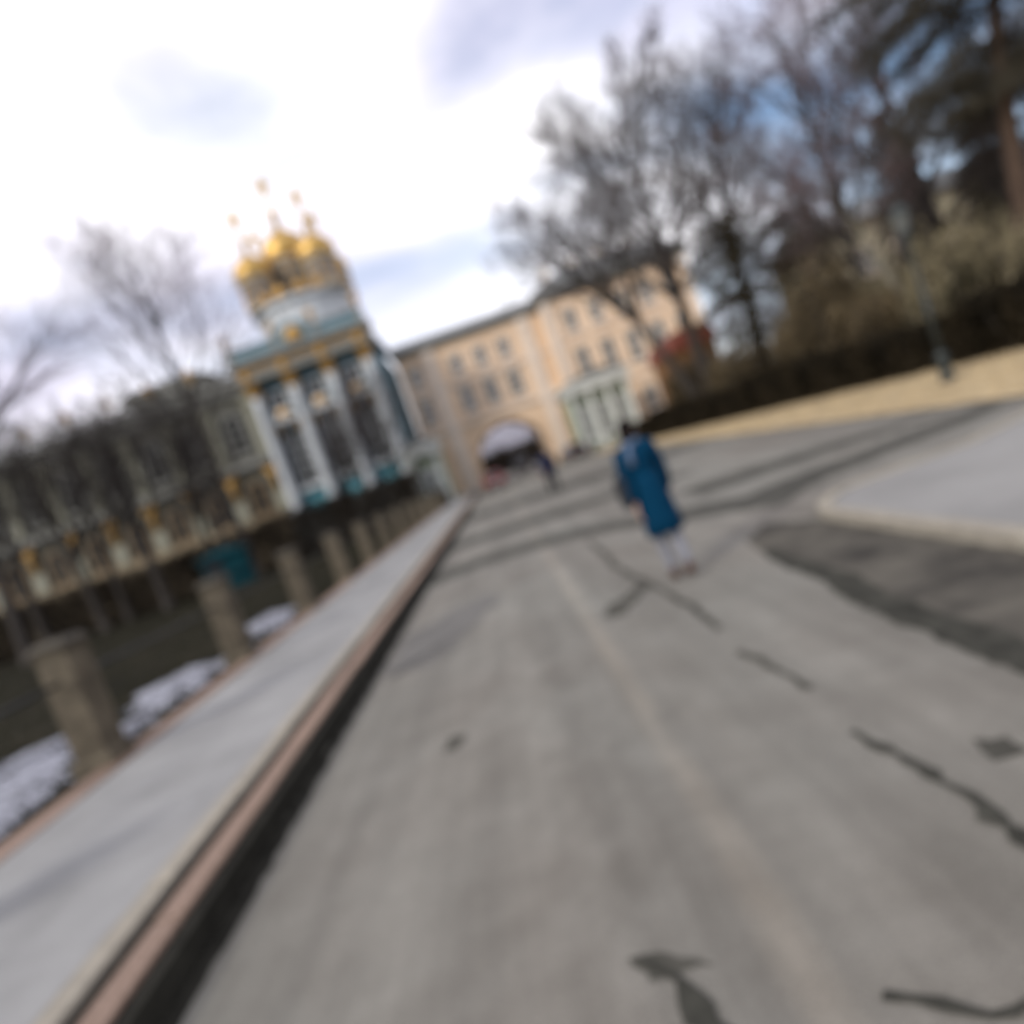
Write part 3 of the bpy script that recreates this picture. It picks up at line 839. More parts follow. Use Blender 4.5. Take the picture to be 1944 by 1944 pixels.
# ------------------------------------------------------------------ lyceum block
lyc = thing('school_building', 'tall peach building with grey hipped roof adjoining the archway', 'building', (18.0, 68.6, 0))
MB().box(-8.15, 7.6, 0, 16, 0, 16.2).build('wall', PEACH, lyc)
MB().box(-8.3, 7.75, -0.15, 16.2, 0, 1.4).build('plinth', GREYW, lyc)
MB().box(-8.4, 7.85, -0.35, 16.35, 15.9, 16.5).box(-8.7, 8.1, -0.7, 16.6, 16.503, 16.95).build('cornice', GREYW, lyc)
MB().add([(-8.8, -0.8, 16.953), (8.2, -0.8, 16.953), (8.2, 16.7, 16.953), (-8.8, 16.7, 16.953), (-4.2, 4.5, 19.7), (5.2, 4.5, 19.7), (5.2, 11, 19.7), (-4.2, 11, 19.7)],
         [(0, 1, 5, 4), (1, 2, 6, 5), (2, 3, 7, 6), (3, 0, 4, 7), (4, 5, 6, 7), (0, 3, 2, 1)]).build('roof', ROOF, lyc)
for k in range(4):
    MB().box(-0.45, 0.45, -0.35, 0.35, 0, 1.9).box(-0.55, 0.55, -0.45, 0.45, 1.903, 2.1).build('chimney', CREAMST, lyc, (-5.5 + 3.4 * k, 7.5, 19.0))
MB().box(-8.15, 7.6, -0.22, -0.004, 5.6, 5.9).build('string_course', CREAMST, lyc)
MB().box(-8.15, 7.6, -0.20, -0.005, 11.5, 11.75).build('string_course', CREAMST, lyc)
for x in (-7.75, 7.2):
    MB().box(x - 0.4, x + 0.4, -0.3, -0.006, 1.41, 15.88).build('corner_pilaster', CREAMST, lyc)
for i in range(5):
    x = -5.6 + i * 2.75
    window(lyc, x, 0, 12.5, 1.2, 1.9, False, CREAMST, GLASS2)
    window(lyc, x, 0, 7.3, 1.3, 3.0, False, CREAMST, GLASS2)
    window(lyc, x, 0, 2.3, 1.3, 2.3, True, CREAMST, GLASS2, hood=False)

# ------------------------------------------------------------------ the two white gate lodges
def lodge(label, x, y, w, d, h, ncol):
    t = thing('gate_lodge', label, 'lodge', (x, y, 0))
    MB().box(-w / 2, w / 2, 0.6, d, 0, h).build('wall', LODGEG, t)
    MB().box(-w / 2 - .2, w / 2 + .2, -0.35, d + .1, -0.05, 0.35).build('plinth', GREYW, t)
    for i in range(ncol):
        xx = -w / 2 + 0.3 + i * (w - 0.6) / (ncol - 1)
        MB().box(-.34, .34, -.34, .34, 0, .3).lathe([(0.28, .303), (0.24, .5), (0.22, h - .9), (0.30, h - .65)], 12).box(-.34, .34, -.34, .34, h - .647, h - .35).build('column', LODGEW, t, (xx, 0.05, 0.353))
    MB().box(-w / 2 - .25, w / 2 + .25, -0.42, d + .15, h + .005, h + .7).box(-w / 2 - .45, w / 2 + .45, -0.65, d + .3, h + .703, h + .95).build('entablature', LODGEW, t)
    MB().prism_y([(-w / 2 - .45, h + .953), (w / 2 + .45, h + .953), (0, h + 1.75)], -0.6, d + .25).build('roof', ROOF, t)
    for i in range(ncol - 1):
        xx = -w / 2 + 0.3 + (i + .5) * (w - 0.6) / (ncol - 1)
        window(t, xx, 0.6, 1.3, min(1.1, (w - .6) / (ncol - 1) - 1.0), h - 2.6, False, LODGEW, GLASS2, hood=False)
    return t
lodge('small white lodge with pale green walls beside the church', -5.7, 59.0, 2.9, 4, 4.9, 2)
lodge('wide white columned lodge with green walls right of the archway', 11.3, 60.5, 5.8, 5, 5.6, 4)

# ------------------------------------------------------------------ other buildings
hs = thing('house', 'small house with red roof and orange wall behind the hedge', 'house', (18.0, 52, 0))
MB().box(-1.7, 1.7, 0, 7, 0, 5.6).build('wall', ORANGE, hs)
rf = MB().prism_y([(-2.0, 5.603), (2.0, 5.603), (1.4, 7.0), (-1.4, 7.0)], -0.4, 7.4).build('roof', REDROOF, hs)
MB().box(-.3, .3, -.3, .3, 0, 1.1).build('chimney', OCHRE, rf, (0.6, 3, 6.8))
for x in (-0.85, 0.85):
    window(hs, x, 0, 3.3, 0.7, 1.4, False, ORANGE, GLASS2, hood=False)
yb = thing('apartment_house', 'pale yellow house mostly hidden behind evergreens and hedge', 'house', (45.5, 55, 0))
MB().box(-12.5, 14, 0, 12, 0, 11.0).build('wall', YELW, yb)
MB().prism_x([(-0.8, 11.003), (12.8, 11.003), (6, 13.6)], -13, 14.5).build('roof', ROOF, yb)
for i in range(8):
    for z in (2.2, 6.6):
        window(yb, -10.6 + i * 3.2, 0, z, 1.3, 2.0, False, CREAMST, GLASS2, hood=False)

fbd = thing('town_house', 'pale lilac grey house seen far away through the archway', 'house', (4.0, 160, 0))
MB().box(-13, 13, 0, 10, 0, 16).build('wall', LILAC, fbd)
MB().prism_x([(-0.6, 16.003), (10.6, 16.003), (5, 19)], -13.5, 13.5).build('roof', ROOF, fbd)
for i in range(7):
    for z in (3, 7.2, 11.4):
        window(fbd, -10.8 + 3.6 * i, 0, z, 1.2, 2.2, False, LILAC, GLASS2, hood=False)
# booth in the park
bt = thing('ticket_booth', 'small dark teal booth standing on the lawn above the second fence pillar', 'booth', (-17.2, 40, 0.1), R(14))
recalc(MB().box(-1.25, 1.25, -0.9, 0.9, 0.12, 2.1).build('body', TEAL, bt).data)
MB().box(-1.35, 1.35, -1.0, 1.0, 0, 0.118).build('base', DTEAL, bt)
MB().add([(-1.5, -1.15, 2.103), (1.5, -1.15, 2.103), (1.5, 1.15, 2.103), (-1.5, 1.15, 2.103), (-1.5, -1.15, 2.2), (1.5, -1.15, 2.2), (1.5, 1.15, 2.2), (-1.5, 1.15, 2.2), (-.5, 0, 2.5), (.5, 0, 2.5)],
         [(0, 3, 2, 1), (0, 1, 5, 4), (1, 2, 6, 5), (2, 3, 7, 6), (3, 0, 4, 7), (4, 5, 9, 8), (5, 6, 9), (6, 7, 8, 9), (7, 4, 8)]).build('roof', TEAL, bt)
MB().box(-1.1, -0.1, -0.93, -0.903, 0.2, 1.95).build('door', DTEAL, bt)
MB().box(0.15, 1.05, -0.93, -0.903, 1.0, 1.75).build('hatch', TEAL, bt)
MB().box(0.1, 1.1, -1.15, -0.905, 0.92, 0.97).build('counter', DTEAL, bt)

# ------------------------------------------------------------------ vegetation
def rot_about(v, axis, a):
    return Matrix.Rotation(a, 3, axis) @ v
def bare_tree(seed, h, tr, first=0.30, lean=(0, 0), spread=0.9, n1=13, twigs=14000, up=0.25, fork=False):
    rn = random.Random(seed)
    trunk, crown = MB(), MB()
    ends = []                    # points that carry twigs: (pos, dir, radius)
    def grow(p, d, L, r, lvl):
        nseg = 7 if lvl == 0 else (5 if lvl == 1 else 3)
        pts, rads, dirs = [p.copy()], [r], [d.copy()]
        for i in range(nseg):
            j = 0.05 if lvl == 0 else 0.20
            d = (d + Vector((rn.uniform(-j, j), rn.uniform(-j, j), rn.uniform(-j, j) + (up * 0.3 if lvl else 0)))).normalized()
            p = p + d * (L / nseg)
            pts.append(p.copy()); dirs.append(d.copy())
            t = (i + 1) / nseg
            rads.append(max(0.008, r * (1 - t * (0.72 if lvl == 0 else 0.8))))
        (trunk if lvl == 0 else crown).tube(pts, rads, 9 if lvl == 0 else (6 if lvl == 1 else 4), cap=False)
        if lvl >= 2:
            for q, dd in zip(pts[1:], dirs[1:]):
                ends.append((q, dd))
        if lvl == 3:
            return
        n = n1 if lvl == 0 else (8 if lvl == 1 else 6)
        for k in range(n):
            if lvl == 0:
                t = first + (0.97 - first) * (k + rn.uniform(0, .8)) / n
            else:
                t = 0.18 + 0.74 * (k + rn.uniform(0, .9)) / n
            t = min(t, 0.985)
            f = t * nseg
            i = int(f)
            q = pts[i].lerp(pts[min(i + 1, nseg)], f - i)
            dd = dirs[min(i + 1, nseg)]
            perp = dd.orthogonal().normalized()
            perp = rot_about(perp, dd, k * 2.4 + rn.uniform(-.5, .5))
            ang = rn.uniform(0.6, 1.05) * spread if lvl == 0 else rn.uniform(0.45, 0.9)
            nd = (dd * math.cos(ang) + perp * math.sin(ang)).normalized()
            if lvl == 0:
                LL = h * rn.uniform(0.32, 0.44) * (1.12 - 0.45 * (t - first) / (1 - first)) 
                rr = max(0.04, rads[min(i, nseg)] * rn.uniform(0.48, 0.70))
            else:
                LL = L * rn.uniform(0.40, 0.62) * (1.1 - 0.45 * t)
                rr = max(0.010, rads[min(i, nseg)] * 0.46)
            grow(q, nd, LL, rr, lvl + 1)
    d0 = Vector((lean[0], lean[1], 1)).normalized()
    grow(Vector((0, 0, -0.1)), d0, h * 0.84, tr, 0)
    # root flare
    trunk.lathe([(tr * 1.55, -0.15), (tr * 1.25, 0.15), (tr * 1.02, 0.6)], 9)
    # fine twigs, vectorised three-sided cones
    rs_ = np.random.RandomState(seed)
    P = np.array([tuple(e[0]) for e in ends]); D = np.array([tuple(e[1]) for e in ends])
    idx = rs_.randint(0, len(P), twigs)
    p = P[idx] + rs_.normal(0, 0.05, (twigs, 3))
    d = D[idx] + rs_.normal(0, 0.55, (twigs, 3)) + np.array([0, 0, 0.15])
    d /= np.linalg.norm(d, axis=1)[:, None]
    L = rs_.uniform(0.35, 1.1, twigs) * h / 20
    a = np.cross(d, np.array([0.3, 0.5, 0.81])); a /= np.linalg.norm(a, axis=1)[:, None] + 1e-9
    b = np.cross(d, a)
    r = rs_.uniform(0.004, 0.009, twigs)[:, None]
    tip = p + d * L[:, None]
    V = np.zeros((twigs, 3, 3, 3))
    c = [p + r * (a * math.cos(t) + b * math.sin(t)) for t in (0, 2.094, 4.189)]
    for k in range(3):
        V[:, k, 0], V[:, k, 1], V[:, k, 2] = c[k], c[(k + 1) % 3], tip
    return trunk, crown, V.reshape(-1, 3, 3)
TREES = {}
def put_tree(name, key, label, loc, rz=0, s=1.0, group=None, tm=BARK, wm=TWIG, **k):
    ck = (key, tm.name, wm.name)
    if ck not in TREES:
        t, c, V = bare_tree(key, **k)
        tme = t.mesh('trunk', tm, True)
        cv = np.array(c.v)
        cf = c.f
        me = bpy.data.meshes.new('crown')
        nv = len(cv)
        vv = np.concatenate([cv, V.reshape(-1, 3)])
        ff = cf + [(nv + 3 * i, nv + 3 * i + 1, nv + 3 * i + 2) for i in range(len(V))]
        me.from_pydata(vv.tolist(), [], ff)
        me.materials.append(tm if tm is not BIRCH else BARK)
        me.materials.append(wm)
        mi = np.zeros(len(ff), dtype=np.int32)
        mi[len(cf):] = 1
        me.polygons.foreach_set('material_index', mi)
        TREES[ck] = (tme, me)
    tme, cme = TREES[ck]
    o = thing(name, label, 'tree', loc, rz, group)
    o.scale = (s, s, s)
    link('trunk', tme, o)
    link('crown', cme, o)
    return o

GR = 'bare trees along the verge'
put_tree('bare_tree', 11, 'tallest bare tree with straight trunk beside the red roofed house', (14.0, 40, 0.1), 0.4, 1, GR, h=21.0, tr=0.42, first=0.36, spread=1.0, n1=16, twigs=22000)
put_tree('leaning_tree', 12, 'dark bare tree leaning towards the archway in front of peach wall', (13.3, 39, 0.1), 0, 1, GR, h=17.0, tr=0.34, first=0.45, lean=(-0.33, 0.02), spread=1.0, n1=12, twigs=11000)
put_tree('bare_tree', 13, 'bare tree behind the tallest one, its crown merging with it', (19.0, 43, 0.1), 1.9, 1, GR, h=22, tr=0.42, first=0.30, spread=0.8, n1=14, twigs=12000)
put_tree('bare_tree', 14, 'brownish bare tree just left of the pine crown', (21.5, 35, 0.1), 2.6, 1, GR, wm=TWIGP, h=19, tr=0.30, first=0.28, spread=0.8, n1=13, twigs=13000)
put_tree('bare_tree', 13, 'bare tree behind the pine trunk near the picture edge', (27.0, 36, 0.1), 4.2, 0.9, GR, wm=TWIGP, h=22, tr=0.42, first=0.30, spread=0.8, n1=14, twigs=12000)

GP = 'bare trees in the park'
put_tree('bare_tree', 21, 'slender bare tree rising above the palace wing roof', (-17.6, 45, 0.1), 0.5, 1, GP, wm=TWIGP, h=23.5, tr=0.30, first=0.50, spread=0.62, n1=12, twigs=6000)
put_tree('bare_tree', 22, 'bare tree cut by the picture edge before the palace wing', (-27.4, 36, 0.1), 2.5, 1.1, GP, wm=TWIGP, h=22, tr=0.30, first=0.35, spread=0.8, n1=13, twigs=11000)
put_tree('bare_tree', 23, 'low bare tree standing in front of the church columns', (-9.6, 50, 0.1), 1.1, 0.78, GP, h=12.5, tr=0.22, first=0.35, spread=0.7, n1=10, twigs=4500)
put_tree('bare_tree', 24, 'dark bare tree before the church side by the lodge', (-7.4, 54, 0.1), 3.0, 1.1, GP, h=11.0, tr=0.20, first=0.25, spread=0.6, n1=11, twigs=5500)
put_tree('bare_tree', 23, 'bare tree left of the slender one before the palace wing', (-24.5, 46, 0.1), 4.0, 1.2, GP, h=12.5, tr=0.22, first=0.35, spread=0.7, n1=10, twigs=4500)
put_tree('bare_tree', 24, 'dark bare tree beside the slender tree before the palace wing', (-21.0, 47, 0.1), 5.0, 1.25, GP, h=11.0, tr=0.20, first=0.25, spread=0.6, n1=11, twigs=5500)
put_tree('bare_tree', 23, 'bare tree before the middle of the palace wing windows', (-28.0, 47, 0.1), 0.9, 1.2, GP, h=12.5, tr=0.22, first=0.35, spread=0.7, n1=10, twigs=4500)
put_tree('bare_tree', 24, 'bare tree low against the leftmost palace windows', (-34.5, 46, 0.1), 2.2, 1.3, GP, h=11.0, tr=0.20, first=0.25, spread=0.6, n1=11, twigs=5500)

for x, y, rz, sc, key, lab in [(-18.7, 44.0, 0.3, 1.1, 24, 'dark bare tree right of the slender tree trunk'), (-23.0, 43.0, 1.4, 1.15, 23, 'dark bare tree left of the teal booth'), (-27.0, 42.5, 2.6, 1.2, 24, 'dark bare tree in front of the wing beyond the first snow patch'),
                              (-31.0, 43.0, 3.3, 1.2, 23, 'dark bare tree near the picture edge before the palace wing'), (-11.6, 51.5, 4.4, 0.72, 24, 'small dark bare tree before the middle church columns')]:
    put_tree('bare_tree', key, lab, (x, y, 0.1), rz, sc, GP, wm=BARK, **(dict(h=12.5, tr=0.26, first=0.35, spread=0.7, n1=8, twigs=1800) if key == 23 else dict(h=11.0, tr=0.24, first=0.30, spread=0.6, n1=8, twigs=2200)))
# evergreens: needle blades hung on branches
def conifer(seed, h, tr, z0, wid, layers, per, m, lean=(0, 0), droop=0.25, n_needle=160, clump=0.22, needle=0.20, taper=True, nw=0.012):
    rn = random.Random(seed)
    rs_ = np.random.RandomState(seed)
    trunk = MB()
    ax_ = lambda z: Vector((lean[0] * z, lean[1] * z, z))
    trunk.tube([ax_(h * t / 8 - 0.1) + Vector((rn.uniform(-.04, .04), rn.uniform(-.04, .04), 0)) for t in range(9)], [tr * (1.25 if t == 0 else 1 - 0.8 * t / 8) for t in range(9)], 10)
    br = MB()
    cl = []
    for i in range(layers):
        z = z0 + (h - z0) * (i + rn.uniform(-.3, .3)) / layers
        f = (h - z) / (h - z0)
        W = wid * ((0.12 + 0.88 * f) if taper else (0.45 + 0.55 * math.sin(math.pi * min(1, f * 0.9 + 0.1)))) 
        for k in range(per):
            a = 2 * math.pi * (k + rn.uniform(-.35, .35)) / per + i * 0.9
            L = W * rn.uniform(0.6, 1.12)
            p = ax_(z)
            pts = [p]
            for s in range(1, 5):
                t = s / 4
                pts.append(p + Vector((math.cos(a) * L * t, math.sin(a) * L * t, -droop * L * t * t + 0.06 * L * math.sin(t * 3) + rn.uniform(-.05, .05) * L)))
            br.tube(pts, [tr * 0.16 * (1 - .8 * s / 4) + 0.006 for s in range(5)], 4, cap=False)
            for s in np.linspace(0.28, 1.0, max(3, int(L / 0.3))):
                q = s * 4
                ii = min(3, int(q))
                c = pts[ii].lerp(pts[ii + 1], q - ii)
                cl.append((c.x + rn.uniform(-.12, .12), c.y + rn.uniform(-.12, .12), c.z + rn.uniform(-.08, .08), a))
    cl = np.array(cl)
    n = len(cl) * n_needle // 10
    idx = rs_.randint(0, len(cl), n)
    p = cl[idx, :3] + rs_.normal(0, 1, (n, 3)) * np.array([clump, clump, clump * 0.55])
    d = rs_.normal(0, 1, (n, 3)) + np.stack([np.cos(cl[idx, 3]), np.sin(cl[idx, 3]), np.full(n, -0.2)], 1) * 0.8
    d /= np.linalg.norm(d, axis=1)[:, None]
    sd = np.cross(d, rs_.normal(0, 1, (n, 3))); sd /= np.linalg.norm(sd, axis=1)[:, None] + 1e-9
    L = rs_.uniform(.6, 1.3, n)[:, None] * needle
    V = np.stack([p - sd * nw, p + sd * nw, p + d * L], 1)
    nv = len(br.v)
    me = bpy.data.meshes.new('crown')
    vv = br.v + V.reshape(-1, 3).tolist()
    me.from_pydata(vv, [], br.f + [(nv + 3 * i, nv + 3 * i + 1, nv + 3 * i + 2) for i in range(n)])
    me.materials.append(m)
    return trunk, me
def put_conifer(name, label, loc, m, tm, rz=0, s=1, group=None, **k):
    t, cme = conifer(m=m, **k)
    o = thing(name, label, 'tree', loc, rz, group)
    o.scale = (s, s, s)
    t.build('trunk', tm, o, smooth=True)
    link('crown', cme, o)
    return o
GE = 'evergreens behind the hedge'
put_conifer('pine_tree', 'large pine with reddish trunk and dark drooping needle layers at the corner', (17.1, 20, 0.1), NEEDLE, PBARK, 0.3, group=GE, seed=31, h=16, tr=0.33, z0=6.9, wid=4.9, layers=10, per=8, lean=(0.20, 0), droop=0.14, n_needle=620, clump=0.26, needle=0.30, taper=False, nw=0.018)
put_conifer('spruce_tree', 'pointed dark spruce between the bare trees and the pine', (23.6, 33, 0.1), SPRUCE, BARK, 0, group=GE, seed=32, h=12.0, tr=0.22, z0=1.0, wid=2.6, layers=16, per=9, n_needle=300, clump=0.22, needle=0.32, nw=0.02)
put_conifer('spruce_tree', 'broad olive spruce behind the hedge under the pine', (24.0, 28.5, 0.1), SPRUCE, BARK, 1, group=GE, seed=33, h=9.2, tr=0.22, z0=0.8, wid=2.8, layers=13, per=9, n_needle=300, clump=0.22, needle=0.30, nw=0.02)
put_conifer('yew_tree', 'dense dark evergreen at the foot of the tallest bare tree', (16.6, 38, 0.1), SPRUCE, BARK, 2, group=GE, seed=34, h=11.0, tr=0.25, z0=0.6, wid=2.6, layers=14, per=9, n_needle=320, clump=0.26, needle=0.30, taper=False, nw=0.022)
put_conifer('yew_tree', 'second dense dark evergreen right of the orange wall', (20.0, 37, 0.1), SPRUCE, BARK, 3, group=GE, seed=35, h=10.4, tr=0.22, z0=0.5, wid=2.7, layers=13, per=9, n_needle=300, clump=0.26, needle=0.30, taper=False, nw=0.022)

put_conifer('spruce_tree', 'tall dark spruce behind the pine trunk', (26.5, 31, 0.1), SPRUCE, BARK, 1.5, group=GE, seed=36, h=11.5, tr=0.22, z0=0.8, wid=3.0, layers=15, per=9, n_needle=300, clump=0.24, needle=0.32, nw=0.02)
def leaf_mass(seed, n, box, m, size=(0.05, 0.11), stems=40, round_=True):
    # a shrub or a length of hedge: real leaves through the volume on thin stems; box = (lx, ly, h) centred on the base
    rs_ = np.random.RandomState(seed)
    u = rs_.uniform(-1, 1, (n, 3))
    u[:, 2] = rs_.uniform(0, 1, n) ** 0.8
    if round_:
        k = np.sqrt(u[:, 0] ** 2 + u[:, 1] ** 2 + (u[:, 2] * 1.0) ** 2)
        sc = np.where(k > 1, 1 / k, 1) * rs_.uniform(0.75, 1.05, n)
        u = u * sc[:, None]
    bump = 1 + 0.10 * np.sin(u[:, 0] * 9 + seed) * np.cos(u[:, 1] * 7 + u[:, 2] * 6)
    p = u * bump[:, None] * np.array([box[0] / 2, box[1] / 2, box[2]])
    p[:, 2] = np.maximum(p[:, 2], 0.03)
    d = rs_.normal(0, 1, (n, 3)); d /= np.linalg.norm(d, axis=1)[:, None]
    s = np.cross(d, rs_.normal(0, 1, (n, 3))); s /= np.linalg.norm(s, axis=1)[:, None]
    L = rs_.uniform(*size, n)[:, None]
    V = np.stack([p - d * L, p + s * L * .45, p + d * L, p - s * L * .45], 1)
    me = tri_mesh('foliage', V, m, 4)
    st = MB()
    rn = random.Random(seed)
    for i in range(stems):
        x, y = rn.uniform(-.42, .42) * box[0], rn.uniform(-.42, .42) * box[1]
        st.tube([(x * .7, y * .7, -0.05), (x * .9, y * .9, box[2] * .45), (x, y, box[2] * rn.uniform(.7, .95))], [.03, .02, .008], 4, cap=False)
    return me, st.mesh('stems', BARK)
def put_shrub(name, label, cat, loc, rz, meshes, group, s=(1, 1, 1)):
    o = thing(name, label, cat, loc, rz, group)
    o.scale = s
    link('foliage', meshes[0], o)
    link('stems', meshes[1], o)
    return o
# dark clipped hedge along the verge, in lengths that follow its line
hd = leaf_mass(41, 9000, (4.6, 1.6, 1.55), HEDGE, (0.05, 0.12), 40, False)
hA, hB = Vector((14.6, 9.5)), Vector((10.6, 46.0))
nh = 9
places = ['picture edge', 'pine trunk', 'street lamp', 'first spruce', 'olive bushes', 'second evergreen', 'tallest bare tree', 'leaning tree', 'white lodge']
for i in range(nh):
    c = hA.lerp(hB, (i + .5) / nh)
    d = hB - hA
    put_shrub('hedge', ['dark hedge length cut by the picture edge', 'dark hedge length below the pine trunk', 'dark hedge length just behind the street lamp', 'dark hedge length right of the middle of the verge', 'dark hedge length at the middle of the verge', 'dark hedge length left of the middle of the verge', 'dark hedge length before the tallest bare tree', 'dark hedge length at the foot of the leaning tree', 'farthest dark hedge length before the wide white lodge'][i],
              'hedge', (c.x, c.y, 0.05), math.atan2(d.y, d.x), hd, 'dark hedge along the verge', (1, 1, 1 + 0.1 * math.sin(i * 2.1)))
# undergrowth and olive bushes behind it
ob = leaf_mass(42, 7000, (3.6, 3.2, 4.4), OLIVE, (0.06, 0.14), 30)
db = leaf_mass(43, 8000, (4.0, 3.4, 3.8), DRYLEAF, (0.06, 0.13), 40)
for i, (x, y, s, lab) in enumerate([(16.8, 22.5, 1.0, 'olive bush rising directly behind the street lamp'), (19.8, 24.0, 0.95, 'tall olive bush under the pine branches'), (19.6, 28.5, 0.95, 'olive bush left of the broad spruce'),
                                    (20.5, 32.5, 0.95, 'olive bush below the pointed spruce'), (17.0, 18.6, 0.8, 'small olive bush at the pine foot')]):
    put_shrub('bush', lab, 'bush', (x, y, 0.1), i * 1.3, ob, 'olive bushes behind the hedge', (s, s, s * (1.0 + .12 * (i % 2))))
for i, (x, y, s, lab) in enumerate([(14.6, 37, 1.0, 'brown bush at the foot of the tallest bare tree'), (17.2, 34, 1.0, 'brown bush before the second dark evergreen'), (17.6, 29.5, 1.0, 'brown bush behind the middle of the hedge'), (16.6, 26.0, 0.85, 'brown bush left of the street lamp'),
                                    (14.4, 44, 1.15, 'brown bush near the far end of the hedge')]):
    put_shrub('bush', lab, 'bush', (x, y, 0.1), i * 0.8, db, 'brown bushes behind the hedge', (s, s, s))
tb = leaf_mass(46, 6000, (4.2, 3.4, 5.2), DRYLEAF, (0.07, 0.16), 60)
for i, (x, y, s_, lab) in enumerate([(18.6, 33.5, 1.15, 'tall tawny bush behind the middle of the hedge'), (21.8, 27.0, 0.9, 'tall tawny bush between the broad spruce and the pine'), (22.5, 22.6, 0.9, 'tall tawny bush right of the pine trunk'), (15.9, 32.0, 0.8, 'low tawny bush just above the hedge')]):
    put_shrub('bush', lab, 'bush', (x, y, 0.1), i * 1.1 + .4, tb, 'tawny bushes behind the hedge', (s_, s_, s_))
# birch leaning across the bushes
put_tree('birch_tree', 51, 'pale trunked birch leaning over the bushes left of the pine', (19.3, 27, 0.1), 0, 1, GR, tm=BIRCH, wm=TWIGP, h=10, tr=0.22, first=0.45, lean=(-0.44, 0), spread=0.8, n1=8, twigs=5000)
for x, y, rz, sc, lab in [(22.0, 29.5, 1.0, 0.95, 'young bare tree right of the leaning birch'), (25.6, 26.2, 2.0, 1.0, 'young bare tree just left of the pine trunk'), (21.0, 24.8, 3.4, 0.8, 'young bare tree behind the street lamp'), (29.5, 30.5, 4.5, 1.1, 'young bare tree right of the pine trunk')]:
    put_tree('young_tree', 24, lab, (x, y, 0.1), rz, sc, 'young trees behind the hedge', h=11.0, tr=0.20, first=0.25, spread=0.6, n1=11, twigs=5500)
# brown park hedge in front of the palace
ph = leaf_mass(44, 9000, (6.4, 2.0, 3.5), BROWNH, (0.07, 0.15), 60, False)
for i in range(9):
    x = -8.6 - i * 6.0
    put_shrub('park_hedge', 'length %s of the tall brown hedge across the lawn, counted from the street' % ['one', 'two', 'three', 'four', 'five', 'six', 'seven', 'eight', 'nine'][i], 'hedge', (x, 48.5 + 0.3 * math.sin(i * 2), 0.08), 0.02 * math.sin(i), ph, 'tall brown hedge before the palace', (1, 1, 1 + .05 * math.sin(i * 1.7)))
# far shrubs closing the street beyond the archway
fb = leaf_mass(45, 5000, (7.0, 5.0, 5.2), BROWNH, (0.12, 0.26), 50)
for i, (x, lab) in enumerate([(-2.5, 'dark thicket at the left edge of the archway view'), (1.6, 'dark thicket left of the middle of the archway view'), (5.2, 'dark thicket in the middle of the archway view'), (8.8, 'dark thicket right of the middle of the archway view'), (12.6, 'dark thicket at the right edge of the archway view')]):
    put_shrub('thicket', lab, 'thicket', (x, 126 + 1.5 * (i % 3), -0.03), i * 0.7, fb, 'far thickets beyond the archway', (1.05, 1, 1.05 + .08 * (i % 2)))

# ------------------------------------------------------------------ street lamp
lp = thing('street_lamp', 'dark iron street lamp standing on the dry verge', 'lamp', (10.5, 15.0, 0.04))
MB().lathe([(0.17, 0), (0.17, 0.12), (0.13, 0.2), (0.12, 0.55), (0.15, 0.62), (0.09, 0.75)], 12).build('base', LAMPM, lp)
MB().lathe([(0.065, 0.753), (0.06, 1.6), (0.075, 1.63), (0.075, 1.69), (0.055, 1.72), (0.045, 3.3), (0.08, 3.36), (0.08, 3.42)], 10).build('post', LAMPM, lp, smooth=True)
hl = MB().lathe([(0.10, 3.425), (0.10, 3.46), (0.15, 3.5), (0.15, 3.53)], 6).build('bracket', LAMPM, lp)
MB().lathe([(0.13, 3.533), (0.21, 3.95)], 6).build('glass', FROST, lp)
MB().lathe([(0.25, 3.953), (0.24, 3.99), (0.10, 4.17), (0.05, 4.2), (0.06, 4.27), (0.0, 4.33)], 6).build('hood', LAMPM, lp)

